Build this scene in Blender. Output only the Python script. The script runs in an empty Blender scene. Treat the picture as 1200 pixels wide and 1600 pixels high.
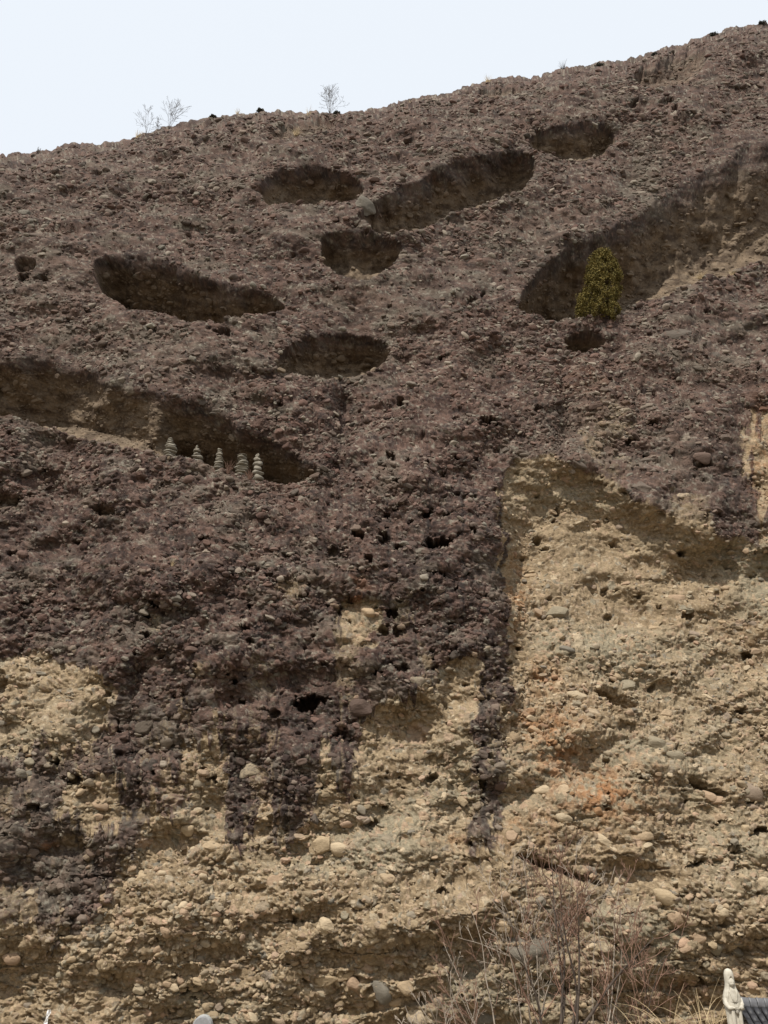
import bpy, math, random
import numpy as np
from mathutils import Vector, Matrix, Euler

rng = np.random.default_rng(7)
random.seed(7)
scene = bpy.context.scene
COL = scene.collection

# ------------------------------------------------------------------ camera
EYE = np.array([0.0, 0.0, 6.8])
TILT = math.radians(24.0)
ROLL = math.radians(2.5)
F = 1203.0
_f = np.array([0, math.cos(TILT), math.sin(TILT)])
_u0 = np.array([0, -math.sin(TILT), math.cos(TILT)])
_r0 = np.array([1.0, 0, 0])
_r = _r0 * math.cos(ROLL) + _u0 * math.sin(ROLL)
_u = _u0 * math.cos(ROLL) - _r0 * math.sin(ROLL)
cam_data = bpy.data.cameras.new('camera')
cam_data.sensor_fit = 'VERTICAL'
cam_data.sensor_height = 24.0
cam_data.sensor_width = 18.0
cam_data.lens = 24.0 * F / 1600.0
cam_data.clip_start = 0.1
cam_data.clip_end = 3000.0
cam = bpy.data.objects.new('camera', cam_data)
COL.objects.link(cam)
M = Matrix(((_r[0], _u[0], -_f[0], EYE[0]), (_r[1], _u[1], -_f[1], EYE[1]),
            (_r[2], _u[2], -_f[2], EYE[2]), (0, 0, 0, 1)))
cam.matrix_world = M
scene.camera = cam

# ------------------------------------------------------------------ world, sun, exposure
SUN_DIR = Vector((-0.33, -0.54, 0.82)).normalized()      # towards the sun
world = bpy.data.worlds.new('World')
scene.world = world
world.use_nodes = True
wn = world.node_tree
wn.nodes.clear()
sky = wn.nodes.new('ShaderNodeTexSky')
sky.sky_type = 'NISHITA'
sky.sun_disc = False
sky.sun_elevation = math.asin(SUN_DIR.z)
sky.sun_rotation = math.atan2(SUN_DIR.x, SUN_DIR.y)
sky.air_density = 1.0
sky.dust_density = 6.0
sky.ozone_density = 1.0
bg = wn.nodes.new('ShaderNodeBackground')
bg.inputs['Strength'].default_value = 0.10
mixw = wn.nodes.new('ShaderNodeMixRGB')          # thin white haze over the clear-sky model
mixw.inputs['Fac'].default_value = 0.86
mixw.inputs['Color2'].default_value = (9.7, 10.3, 11.0, 1)
wo = wn.nodes.new('ShaderNodeOutputWorld')
wn.links.new(sky.outputs[0], mixw.inputs['Color1'])
wn.links.new(mixw.outputs[0], bg.inputs['Color'])
wn.links.new(bg.outputs[0], wo.inputs['Surface'])
sun_data = bpy.data.lights.new('sun', 'SUN')
sun_data.energy = 5.0
sun_data.angle = math.radians(0.7)
sun_data.color = (1.0, 0.95, 0.87)
sun = bpy.data.objects.new('sun', sun_data)
COL.objects.link(sun)
sun.rotation_euler = (-SUN_DIR).to_track_quat('-Z', 'Y').to_euler()
sun.location = (-60, -40, 120)
scene.view_settings.view_transform = 'Standard'
scene.view_settings.look = 'None'
scene.view_settings.exposure = 0.0
scene.view_settings.gamma = 1.0
scene.view_settings.use_curve_mapping = False
scene.render.engine = 'CYCLES'
scene.cycles.use_denoising = True
scene.cycles.denoiser = 'OPENIMAGEDENOISE'
scene.cycles.denoising_input_passes = 'RGB_ALBEDO_NORMAL'
scene.cycles.denoising_prefilter = 'ACCURATE'
scene.cycles.max_bounces = 4
scene.cycles.diffuse_bounces = 3


# ------------------------------------------------------------------ helpers
def rays(px, py):
    px = np.asarray(px, float)[..., None] - 600.0
    py = 800.0 - np.asarray(py, float)[..., None]
    return F * _f + px * _r + py * _u


def at(px, py, Y):
    d = rays(px, py)
    return Vector(EYE + d * (Y / d[1]))


def tag(o, label=None, cat=None, group=None, kind=None):
    for k, v in (('label', label), ('category', cat), ('group', group), ('kind', kind)):
        if v:
            o[k] = v
    return o


def link(name, me, mat=None, parent=None):
    o = bpy.data.objects.new(name, me)
    COL.objects.link(o)
    if mat is not None and me is not None and not me.materials:
        me.materials.append(mat)
    if parent is not None:
        o.parent = parent
    return o


def empty(name, loc=(0, 0, 0)):
    o = bpy.data.objects.new(name, None)
    o.empty_display_size = 0.2
    COL.objects.link(o)
    o.location = loc
    return o


def np_mesh(name, verts, faces, smooth=True):
    """verts (n,3), faces (m,3) or (m,4) integer arrays"""
    verts = np.ascontiguousarray(verts, dtype=np.float32)
    faces = np.ascontiguousarray(faces, dtype=np.int32)
    me = bpy.data.meshes.new(name)
    k = faces.shape[1]
    me.vertices.add(len(verts))
    me.vertices.foreach_set('co', verts.ravel())
    me.loops.add(faces.size)
    me.loops.foreach_set('vertex_index', faces.ravel())
    me.polygons.add(len(faces))
    me.polygons.foreach_set('loop_start', np.arange(0, faces.size, k, dtype=np.int32))
    me.polygons.foreach_set('use_smooth', np.full(len(faces), smooth, dtype=bool))
    me.update(calc_edges=True)
    return me


def fattr(me, name, arr):
    a = me.attributes.new(name, 'FLOAT', 'POINT')
    a.data.foreach_set('value', np.ascontiguousarray(arr, dtype=np.float32).ravel())


def hash2(ix, iy, seed):
    h = (ix.astype(np.uint32) * np.uint32(374761393) + iy.astype(np.uint32) * np.uint32(668265263)
         + np.uint32((seed * 1442695041 + 12345) & 0xffffffff))
    h = (h ^ (h >> np.uint32(13))) * np.uint32(1274126177)
    h = (h ^ (h >> np.uint32(15))) * np.uint32(2246822519)
    h ^= h >> np.uint32(16)
    return (h & np.uint32(0xffffff)).astype(np.float32) / np.float32(16777216.0)


def vnoise(x, y, seed=0):
    xf = np.floor(x); yf = np.floor(y)
    ix = xf.astype(np.int32); iy = yf.astype(np.int32)
    fx = (x - xf).astype(np.float32); fy = (y - yf).astype(np.float32)
    ux = fx * fx * fx * (fx * (fx * 6 - 15) + 10)
    uy = fy * fy * fy * (fy * (fy * 6 - 15) + 10)
    a = hash2(ix, iy, seed); b = hash2(ix + 1, iy, seed)
    c = hash2(ix, iy + 1, seed); d = hash2(ix + 1, iy + 1, seed)
    return ((a + (b - a) * ux) * (1 - uy) + (c + (d - c) * ux) * uy) * 2 - 1


def fbm(x, y, seed=0, octv=4, gain=0.5):
    s = 0; a = 1.0; t = 0
    for i in range(octv):
        s = s + a * vnoise(x, y, seed + i * 17)
        t += a; a *= gain
        c, sn = math.cos(0.6), math.sin(0.6)
        x, y = (x * c - y * sn) * 2.03 + 3.1, (x * sn + y * c) * 2.03 + 7.7
    return s / t


def sstep(a, b, x):
    t = np.clip((x - a) / (b - a), 0, 1)
    return t * t * (3 - 2 * t)


def clasts(x, y, cell, prob, rlo, rhi, hmul, seed, aspect=0.62):
    """dome-shaped stones on a jittered grid: returns height, stone random"""
    gx = x / cell; gy = y / cell
    ix = np.floor(gx).astype(np.int32); iy = np.floor(gy).astype(np.int32)
    H = np.zeros(x.shape, np.float32); R = np.zeros(x.shape, np.float32)
    for dx in (-1, 0, 1):
        for dy in (-1, 0, 1):
            cx = ix + dx; cy = iy + dy
            j1 = hash2(cx, cy, seed); j2 = hash2(cx, cy, seed + 1)
            pr = hash2(cx, cy, seed + 2); rr = hash2(cx, cy, seed + 3)
            an = hash2(cx, cy, seed + 4)
            r = (rlo + (rhi - rlo) * rr * rr)
            px = (gx - cx - j1).astype(np.float32); py = (gy - cy - j2).astype(np.float32)
            th = (an - 0.5) * 1.3
            c = 1 - th * th * 0.5; s = th
            qx = px * c + py * s; qy = (py * c - px * s) / (aspect + 0.33 * j1)
            # superellipse -> slightly blocky stones
            d = (np.abs(qx / r) ** 2.6 + np.abs(qy / r) ** 2.6)
            h = np.where((d < 1) & (pr < prob), np.minimum(np.sqrt(np.maximum(0, 1 - d)), 0.80 + ((rr - 0.5) * qx + (pr / prob - 0.5) * qy) / r * 0.9) * r * cell * hmul * (0.4 + j2), 0)
            better = h > H
            H = np.where(better, h, H); R = np.where(better, an * 0.37 + j1 * 0.63, R)
    return H, R


def in_poly(px, py, poly):
    ins = np.zeros(px.shape, bool)
    n = len(poly)
    for i in range(n):
        x1, y1 = poly[i]; x2, y2 = poly[(i + 1) % n]
        if y1 == y2:
            continue
        c = ((y1 > py) != (y2 > py)) & (px < (x2 - x1) * (py - y1) / (y2 - y1) + x1)
        ins ^= c
    return ins


def blur(a, r, n=2):
    for _ in range(n):
        for ax in (0, 1):
            p = np.pad(a, [(r + 1, r) if k == ax else (0, 0) for k in (0, 1)], mode='edge')
            cs = np.cumsum(p, axis=ax, dtype=np.float64)
            if ax == 0:
                a = (cs[2 * r + 1:, :] - cs[:-(2 * r + 1), :]) / (2 * r + 1)
            else:
                a = (cs[:, 2 * r + 1:] - cs[:, :-(2 * r + 1)]) / (2 * r + 1)
    return a.astype(np.float32)


# ------------------------------------------------------------------ materials
class G:
    def __init__(self, name):
        self.m = bpy.data.materials.new(name)
        self.m.use_nodes = True
        self.t = self.m.node_tree
        self.t.nodes.clear()
        self.out = self.t.nodes.new('ShaderNodeOutputMaterial')
        self.b = self.t.nodes.new('ShaderNodeBsdfPrincipled')
        self.t.links.new(self.b.outputs[0], self.out.inputs[0])

    def n(self, typ, **kw):
        nd = self.t.nodes.new(typ)
        for k, v in kw.items():
            setattr(nd, k, v)
        return nd

    def l(self, a, b):
        self.t.links.new(a, b)

    def put(self, sock, v):
        if hasattr(v, 'links'):
            self.l(v, sock)
        elif isinstance(v, tuple) and len(v) == 3:
            sock.default_value = (*v, 1)
        else:
            sock.default_value = v

    def mix(self, f, a, b, mode='MIX'):
        nd = self.n('ShaderNodeMixRGB', blend_type=mode)
        self.put(nd.inputs[0], f); self.put(nd.inputs[1], a); self.put(nd.inputs[2], b)
        return nd.outputs[0]

    def math(self, op, a, b=0.0, c=0.0):
        nd = self.n('ShaderNodeMath', operation=op)
        self.put(nd.inputs[0], a); self.put(nd.inputs[1], b); self.put(nd.inputs[2], c)
        return nd.outputs[0]

    def ramp(self, f, stops, interp='LINEAR'):
        nd = self.n('ShaderNodeValToRGB')
        cr = nd.color_ramp
        cr.interpolation = interp
        while len(cr.elements) < len(stops):
            cr.elements.new(0.5)
        for e, (p, c) in zip(cr.elements, stops):
            e.position = p
            e.color = (*c, 1) if isinstance(c, tuple) else (c, c, c, 1)
        self.l(f, nd.inputs[0])
        return nd.outputs[0]

    def noise(self, vec, scale, detail=4, rough=0.55):
        nd = self.n('ShaderNodeTexNoise')
        nd.inputs['Scale'].default_value = scale
        nd.inputs['Detail'].default_value = detail
        nd.inputs['Roughness'].default_value = rough
        if vec is not None:
            self.l(vec, nd.inputs['Vector'])
        return nd.outputs[0]

    def mapr(self, v, a, b, c=0.0, d=1.0):
        nd = self.n('ShaderNodeMapRange')
        nd.clamp = True
        self.put(nd.inputs[0], v)
        for i, q in enumerate((a, b, c, d)):
            nd.inputs[i + 1].default_value = q
        return nd.outputs[0]

    def attr(self, name, typ):
        nd = self.n('ShaderNodeAttribute', attribute_name=name, attribute_type=typ)
        return nd.outputs['Fac']


def rock_material(name, atype, is_stone):
    g = G(name)
    pos = g.n('ShaderNodeNewGeometry').outputs['Position']
    stain = g.attr('stain', atype); orange = g.attr('orange', atype)
    rnd = g.attr('rnd', atype); cave = g.attr('cave', atype); grey = g.attr('grey', atype)
    clast = g.attr('clast', atype)
    # squash so that the grain lies along the bedding
    mp = g.n('ShaderNodeMapping')
    mp.inputs['Scale'].default_value = (1, 1, 1.7)
    g.l(pos, mp.inputs[0])
    v = mp.outputs[0]
    big = g.attr('big', atype); med = g.attr('med', atype)
    fine = g.noise(v, 6.0, 5, 0.68)
    # fresh tan rock
    matrix = g.mix(g.mapr(med, 0.3, 0.7), (0.170, 0.124, 0.075), (0.285, 0.217, 0.138))
    matrix = g.mix(g.mapr(big, 0.45, 0.7), matrix, (0.228, 0.195, 0.135))
    pebble = g.ramp(rnd, [(0.0, (0.18, 0.138, 0.090)), (0.25, (0.335, 0.258, 0.165)), (0.45, (0.305, 0.216, 0.146)),
                          (0.6, (0.205, 0.178, 0.128)), (0.75, (0.40, 0.318, 0.215)), (0.88, (0.155, 0.139, 0.112)), (1.0, (0.38, 0.258, 0.176))])
    fresh = g.mix(clast, matrix, pebble)
    # weathered crust: purple brown, grey and near-black lichen
    crust_m = g.mix(g.mapr(med, 0.35, 0.65), (0.042, 0.025, 0.020), (0.115, 0.073, 0.057))
    crust_p = g.ramp(rnd, [(0.0, (0.042, 0.027, 0.023)), (0.2, (0.135, 0.082, 0.064)), (0.4, (0.082, 0.060, 0.048)),
                           (0.55, (0.18, 0.112, 0.089)), (0.7, (0.100, 0.086, 0.071)), (0.85, (0.195, 0.144, 0.113)), (0.95, (0.30, 0.26, 0.205)), (1.0, (0.105, 0.050, 0.041))])
    crust = g.mix(g.math('MULTIPLY', clast, 0.85), crust_m, crust_p)
    crust = g.mix(g.math('MULTIPLY', grey, 0.55), crust, (0.128, 0.112, 0.086))
    pale = g.attr('pale', atype)
    crust = g.mix(g.math('MULTIPLY', pale, 0.5), crust, (0.29, 0.27, 0.215))
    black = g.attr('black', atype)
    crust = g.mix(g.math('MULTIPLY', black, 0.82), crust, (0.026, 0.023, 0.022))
    # where crust meets fresh rock the edge is ragged
    e = g.math('ADD', stain, g.math('MULTIPLY', g.math('SUBTRACT', fine, 0.5), 1.1))
    e = g.math('ADD', e, g.math('MULTIPLY', g.math('SUBTRACT', med, 0.5), 0.6))
    e = g.mapr(e, 0.34, 0.66)
    col = g.mix(e, fresh, crust)
    # shelter of the hollows: dusty brown rock without crust
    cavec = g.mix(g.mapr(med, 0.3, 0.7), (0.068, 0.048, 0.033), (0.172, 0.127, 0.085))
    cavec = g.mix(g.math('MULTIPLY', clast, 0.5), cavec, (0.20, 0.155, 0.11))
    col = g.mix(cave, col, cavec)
    # orange lichen
    col = g.mix(g.math('MULTIPLY', orange, 0.64), col, (0.26, 0.10, 0.028))
    # fine tonal grain
    tone = g.mapr(fine, 0.25, 0.75, 0.80, 1.20) if is_stone else g.mapr(fine, 0.25, 0.75, 0.55, 1.40)
    col = g.mix(1.0, col, tone, 'MULTIPLY')
    g.l(col, g.b.inputs['Base Color'])
    g.b.inputs['Roughness'].default_value = 0.92
    g.b.inputs['Specular IOR Level'].default_value = 0.15
    bp = g.n('ShaderNodeBump')
    bp.inputs['Strength'].default_value = 0.55 if is_stone else 0.8
    bp.inputs['Distance'].default_value = 0.09
    hsum = fine
    g.l(hsum, bp.inputs['Height'])
    g.l(bp.outputs[0], g.b.inputs['Normal'])
    return g.m


def simple(name, c1, c2, scale=8.0, rough=0.85, bump=0.2, dist=0.01, spec=0.2):
    g = G(name)
    tc = g.n('ShaderNodeTexCoord').outputs['Object']
    nz = g.noise(tc, scale, 5, 0.6)
    g.l(g.mix(g.mapr(nz, 0.3, 0.7), c1, c2), g.b.inputs['Base Color'])
    g.b.inputs['Roughness'].default_value = rough
    g.b.inputs['Specular IOR Level'].default_value = spec
    if bump:
        bp = g.n('ShaderNodeBump')
        bp.inputs['Strength'].default_value = bump
        bp.inputs['Distance'].default_value = dist
        g.l(g.noise(tc, scale * 3, 5, 0.6), bp.inputs['Height'])
        g.l(bp.outputs[0], g.b.inputs['Normal'])
    return g.m


M_CLIFF = rock_material('conglomerate', 'GEOMETRY', False)
M_STONE = rock_material('conglomerate_stone', 'INSTANCER', True)
M_GROUND = simple('trodden_earth', (0.17, 0.14, 0.10), (0.26, 0.22, 0.165), 1.5, 0.95, 0.5, 0.05)
M_CAIRN = simple('cairn_stone', (0.15, 0.132, 0.105), (0.25, 0.225, 0.18), 6, 0.9, 0.3, 0.02)
M_TWIG_DARK = simple('bark_dark', (0.045, 0.034, 0.028), (0.09, 0.07, 0.055), 6, 0.85, 0.2, 0.005)
M_TWIG_RED = simple('twig_reddish', (0.14, 0.078, 0.055), (0.25, 0.155, 0.112), 3, 0.8, 0)
M_TWIG_GREY = simple('twig_grey', (0.21, 0.17, 0.135), (0.35, 0.30, 0.245), 3, 0.8, 0)
M_GRASS = simple('dry_grass', (0.36, 0.26, 0.14), (0.60, 0.48, 0.30), 4, 0.8, 0)
M_CONIFER = simple('conifer_foliage', (0.072, 0.066, 0.016), (0.18, 0.130, 0.032), 3.2, 0.8, 0)
M_SHRUB = simple('ridge_shrub_foliage', (0.045, 0.048, 0.038), (0.10, 0.095, 0.072), 4, 0.85, 0)
M_BARK = simple('conifer_bark', (0.07, 0.05, 0.035), (0.13, 0.095, 0.07), 8, 0.9, 0.3)
M_STATUE = simple('pale_granite', (0.36, 0.33, 0.27), (0.50, 0.465, 0.39), 7, 0.75, 0.25, 0.01)
M_STATUE_D = simple('weathered_granite', (0.24, 0.22, 0.18), (0.36, 0.33, 0.28), 7, 0.8, 0.25, 0.01)
M_TILE = simple('roof_tile', (0.022, 0.022, 0.025), (0.05, 0.05, 0.054), 5, 0.55, 0.2, 0.01, 0.4)
M_TILE_L = simple('ridge_tile', (0.075, 0.075, 0.08), (0.16, 0.16, 0.165), 6, 0.5, 0.2, 0.01, 0.4)
M_PLASTER = simple('plaster', (0.30, 0.27, 0.22), (0.42, 0.38, 0.31), 4, 0.9, 0.2)
M_STELE = simple('grey_granite', (0.19, 0.19, 0.195), (0.27, 0.27, 0.275), 14, 0.6, 0.1)
M_STELE_EDGE = simple('rough_granite_edge', (0.30, 0.30, 0.28), (0.42, 0.42, 0.40), 18, 0.9, 0.4)
M_PAPER = simple('white_paper', (0.62, 0.60, 0.57), (0.84, 0.83, 0.82), 12, 0.35, 0, spec=0.5)
M_WOOD = simple('stick_wood', (0.25, 0.20, 0.14), (0.36, 0.30, 0.22), 10, 0.85, 0.1)


# ------------------------------------------------------------------ the ground
def build_ground():
    ys = np.concatenate([np.linspace(-150, -4, 20), np.linspace(-3, 70, 120), np.linspace(75, 400, 20)])
    xs = np.concatenate([np.linspace(-300, -52, 20), np.linspace(-50, 50, 140), np.linspace(52, 300, 20)])
    X, Y = np.meshgrid(xs, ys)
    Z = -1.0 + 6.2 * (1 - sstep(2.0, 19.0, Y)) + 0.12 * fbm(X / 3, Y / 3, 5) + 0.05 * fbm(X, Y, 9) - 0.12
    Z = Z + 46.0 * sstep(22, 120, -Y) + 2.5 * fbm(X / 16, Y / 16, 15) * sstep(22, 60, -Y)  # unseen hillside behind the camera, added to block low sky light
    n, m = Y.shape
    idx = np.arange(n * m).reshape(n, m)
    fc = np.stack([idx[:-1, :-1], idx[:-1, 1:], idx[1:, 1:], idx[1:, :-1]], -1).reshape(-1, 4)
    o = link('ground', np_mesh('ground', np.stack([X, Y, Z], -1).reshape(-1, 3), fc), M_GROUND)
    tag(o, 'bare brown earth ground at the foot of the cliff', 'ground', kind='structure')


build_ground()

# ------------------------------------------------------------------ the cliff
RIDGE = [(-900, 330), (-400, 285), (-100, 255), (0, 246), (50, 243), (90, 232), (140, 225), (190, 224), (215, 212), (260, 200), (300, 192),
         (330, 184), (400, 178), (480, 176), (520, 178), (590, 173), (640, 160), (700, 146), (740, 134), (770, 125),
         (830, 124), (880, 108), (940, 101), (1000, 90), (1060, 72), (1110, 55), (1150, 43), (1200, 39), (1320, 20), (1700, 0), (2100, 10)]


def build_cliff_grid():
    grow = np.cumsum(1.6 * 1.052 ** np.arange(66)); grow = grow / grow[-1] * 840.0          # coarser beyond the frame
    c = np.concatenate([(-60 - grow)[::-1], np.linspace(-60, 1260, 900), 1260 + grow])
    v = np.concatenate([np.linspace(0, 1, 1110), 1 + np.linspace(0, 1, 26)[1:] * 0.22])
    rx, ry = zip(*RIDGE)
    rid = np.interp(c, rx, ry)
    rid = rid + 2.5 * fbm(c / 14.0, c * 0 + 3.3, 21, 4) + 2.0 * vnoise(c / 5.0, c * 0, 22)
    PY = rid[None, :] + v[:, None] * (1625 - rid[None, :])
    PX = np.broadcast_to(c[None, :], PY.shape).copy()
    return c, rid, PX, PY


c_px, rid_py, PX, PY = build_cliff_grid()
NR, NC = PX.shape

CAVES = [  # mouth outline in photo terms, depth in metres, roof steepness
    ([(143, 418), (150, 402), (190, 394), (245, 402), (300, 425), (350, 440), (400, 450), (440, 468), (447, 483), (420, 497), (350, 503), (290, 500), (220, 490), (170, 464), (148, 438)], 7.0),
    ([(496, 375), (520, 364), (560, 360), (620, 370), (632, 395), (605, 428), (572, 447), (535, 440), (508, 415)], 2.5),
    ([(426, 565), (450, 536), (500, 521), (560, 520), (606, 535), (614, 555), (575, 584), (510, 598), (445, 588)], 2.4),
    ([(398, 300), (425, 270), (470, 258), (540, 263), (568, 285), (572, 302), (540, 322), (470, 325), (415, 318)], 2.3),
    ([(553, 338), (580, 312), (640, 288), (700, 258), (760, 237), (820, 236), (842, 258), (825, 298), (760, 320), (700, 342), (640, 362), (595, 367), (563, 352)], 3.3),
    ([(826, 225), (835, 203), (880, 190), (950, 195), (966, 220), (945, 247), (880, 252), (835, 244)], 2.0),
    ([(803, 478), (820, 450), (850, 405), (900, 376), (985, 345), (1040, 300), (1130, 248), (1200, 217), (1300, 190), (1420, 190), (1440, 330), (1320, 380), (1200, 412), (1100, 440), (1000, 476), (950, 496), (890, 505), (830, 497)], 5.2),
    ([(878, 532), (895, 516), (940, 520), (947, 535), (935, 547), (910, 554), (886, 548)], 1.9),
    ([(-200, 580), (-100, 562), (0, 555), (80, 560), (150, 575), (220, 600), (300, 625), (380, 665), (450, 700), (500, 732), (511, 744), (470, 757), (420, 757), (350, 737), (270, 716), (180, 697), (100, 677), (30, 652), (-100, 618), (-200, 600)], 5.6),
    ([(415, 205), (440, 190), (490, 182), (530, 190), (520, 208), (470, 218), (430, 218)], 1.2),
    ([(985, 118), (1020, 95), (1080, 72), (1110, 80), (1095, 118), (1050, 140), (1000, 140)], 1.6),
    ([(745, 147), (760, 136), (800, 134), (825, 140), (800, 150), (765, 154)], 1.0),
    ([(20, 410), (35, 396), (55, 402), (52, 420), (30, 425)], 1.2),
    ([(140, 800), (155, 784), (180, 790), (185, 806), (160, 812)], 0.8),
    ([(-60, 775), (0, 766), (40, 778), (30, 795), (-60, 792)], 1.0),
    ([(800, 1334), (830, 1330), (880, 1350), (945, 1378), (940, 1392), (880, 1372), (830, 1352)], 1.1),
    ([(1072, 1216), (1085, 1212), (1120, 1228), (1140, 1240), (1130, 1250), (1090, 1236)], 1.2),
    ([(930, 1075), (950, 1070), (985, 1085), (1003, 1100), (985, 1108), (955, 1103)], 1.5),
    ([(-40, 1060), (0, 1040), (12, 1060), (5, 1090), (-40, 1100)], 1.2),
]
HOLES = [(690, 846, 26, 7, 2), (715, 838, 8, 6, 1), (736, 832, 9, 7, 1.2), (690, 897, 16, 5, 1.4), (722, 903, 12, 4, 1), (604, 806, 6, 5, 1), (600, 840, 8, 7, 1),
         (612, 955, 11, 7, 1.2), (620, 985, 6, 5, .8), (382, 987, 11, 8, 1.4), (228, 995, 7, 8, 1.2), (240, 942, 7, 6, 1), (482, 1096, 22, 9, 1.6), (508, 1092, 10, 6, 1),
         (228, 960, 6, 5, .8), (390, 948, 6, 6, .8), (427, 1110, 7, 6, .9), (548, 935, 9, 6, .8), (475, 932, 8, 5, .8), (575, 870, 7, 6, .9), (560, 832, 8, 5, 1),
         (670, 805, 12, 5, 1), (700, 805, 9, 5, 1), (740, 778, 7, 5, .8), (625, 625, 6, 5, .8), (690, 560, 6, 4, .7), (762, 660, 16, 8, .9), (610, 712, 7, 6, .8),
         (62, 436, 10, 7, 1.4), (35, 432, 7, 6, 1.2), (288, 515, 14, 6, 1), (345, 518, 14, 7, .8), (290, 1088, 8, 6, .8), (240, 1090, 10, 5, .8), (184, 1140, 6, 8, .8),
         (600, 985, 6, 5, .9), (588, 1050, 9, 6, 1), (628, 1045, 12, 6, .8), (530, 1150, 12, 7, .8), (755, 1220, 6, 9, .8), (675, 1213, 9, 5, .6), (872, 802, 6, 6, .7),
         (840, 842, 5, 6, .7), (828, 898, 6, 5, .6), (960, 852, 7, 5, .7), (1065, 862, 9, 6, .8), (1140, 882, 9, 6, .7), (1075, 960, 10, 7, .6), (745, 1200, 5, 5, .6),
         (1165, 1022, 10, 8, .8), (1190, 1300, 14, 10, 1.2), (1160, 1110, 9, 7, .7), (1020, 1072, 6, 5, .6), (330, 1408, 4, 3, .5), (112, 1218, 14, 8, .8), (85, 1190, 8, 7, .9),
         (50, 1260, 12, 8, .8), (20, 868, 10, 5, .6), (70, 735, 8, 4, .5), (320, 845, 10, 4, .6), (448, 868, 6, 4, .6), (420, 900, 8, 5, .6), (520, 860, 6, 4, .7),
         (1100, 725, 12, 7, .7), (985, 690, 10, 6, .6), (840, 640, 8, 5, .6), (1020, 660, 8, 5, .5), (740, 470, 10, 6, .6), (890, 400, 6, 4, .5),
         (1040, 160, 14, 6, .7), (1060, 175, 10, 5, .6), (990, 160, 8, 4, .5), (300, 300, 8, 5, .5), (230, 310, 10, 5, .5), (150, 275, 10, 4, .5), (640, 220, 9, 5, .5), (240, 1210, 8, 5, .6),
         (255, 1125, 12, 5, .7), (215, 1180, 12, 6, .7), (580, 1285, 12, 5, .6), (690, 1390, 10, 5, .5), (330, 1215, 10, 6, .6), (1090, 1350, 18, 7, .7), (1150, 1330, 12, 7, .7)]

FRESH = [
    ([(780, 745), (800, 725), (850, 716), (900, 730), (950, 752), (1000, 787), (1060, 802), (1110, 835), (1200, 852), (1500, 870), (2200, 900), (2200, 1900),
      (-1000, 1900), (-1000, 1440), (0, 1455), (60, 1450), (125, 1445), (170, 1395), (200, 1340), (218, 1300), (240, 1268), (285, 1250), (290, 1180), (300, 1140),
      (345, 1140), (350, 1200), (354, 1312), (382, 1318), (400, 1272), (425, 1262), (430, 1312), (462, 1320), (480, 1250), (490, 1192), (520, 1172),
      (541, 1185), (546, 1245), (560, 1200), (566, 1120), (600, 1104), (640, 1085), (700, 1032), (733, 1020), (748, 1060), (754, 1200), (750, 1330),
      (774, 1340), (777, 1250), (790, 1130), (792, 1040), (786, 950), (782, 850)], 1.0),
    ([(-1000, 1030), (0, 1025), (60, 1030), (120, 1045), (165, 1050), (174, 1100), (160, 1150), (130, 1178), (60, 1180), (0, 1170), (-1000, 1170)], 1.0),
    ([(100, 1225), (150, 1205), (190, 1225), (196, 1270), (172, 1300), (120, 1300), (95, 1265)], 1.0),
    ([(528, 930), (592, 940), (602, 980), (570, 1012), (545, 1020), (533, 980)], 0.75),
    ([(1168, 640), (1400, 620), (1400, 870), (1190, 850), (1165, 740)], 0.9),
    ([(885, 640), (960, 622), (1010, 660), (965, 700), (1000, 770), (930, 745), (905, 700)], 0.40),
    ([(1040, 760), (1120, 770), (1110, 830), (1040, 800)], 0.48),
    ([(0, 1380), (60, 1400), (110, 1420), (60, 1455), (-60, 1455)], 0.5),
    ([(230, 1180), (290, 1170), (285, 1240), (240, 1260)], 0.55),
    ([(440, 900), (475, 905), (470, 950), (440, 945)], 0.5),
]


_hr = random.Random(41)
HOLES = [(x, y, w * 1.05, h * 1.0, d * 1.1) for (x, y, w, h, d) in HOLES]
for _ in range(80):
    hx = _hr.gauss(655, 75); hy = _hr.uniform(690, 1080)
    HOLES.append((hx, hy, _hr.uniform(2.5, 7), _hr.uniform(1.8, 4), _hr.uniform(.35, .75)))
for _ in range(26):
    HOLES.append((_hr.uniform(0, 530), _hr.uniform(820, 1200), _hr.uniform(3, 9), _hr.uniform(2, 4), _hr.uniform(.4, .9)))
for _ in range(70):
    HOLES.append((_hr.uniform(790, 1200), _hr.uniform(790, 1420), _hr.uniform(2.5, 7), _hr.uniform(1.8, 3.4), _hr.uniform(.3, .6)))
for _ in range(30):
    HOLES.append((_hr.uniform(0, 1200), _hr.uniform(300, 720), _hr.uniform(3, 6), _hr.uniform(2.5, 4), _hr.uniform(.5, 1.0)))


def chaikin(poly, n=3):
    for _ in range(n):
        q = []
        for i in range(len(poly)):
            (x1, y1), (x2, y2) = poly[i], poly[(i + 1) % len(poly)]
            q += [(x1 * .78 + x2 * .22, y1 * .78 + y2 * .22), (x1 * .22 + x2 * .78, y1 * .22 + y2 * .78)]
        poly = q
    return poly


def raster(polys, r=2, n=2):
    gx = np.arange(-1000, 2204, 4.0); gy = np.arange(0, 1904, 4.0)
    A, Bq = np.meshgrid(gx, gy)
    out = np.zeros(A.shape, np.float32)
    for p, w in polys:
        out = np.maximum(out, in_poly(A, Bq, p) * w)
    return blur(out, r, n)


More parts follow.
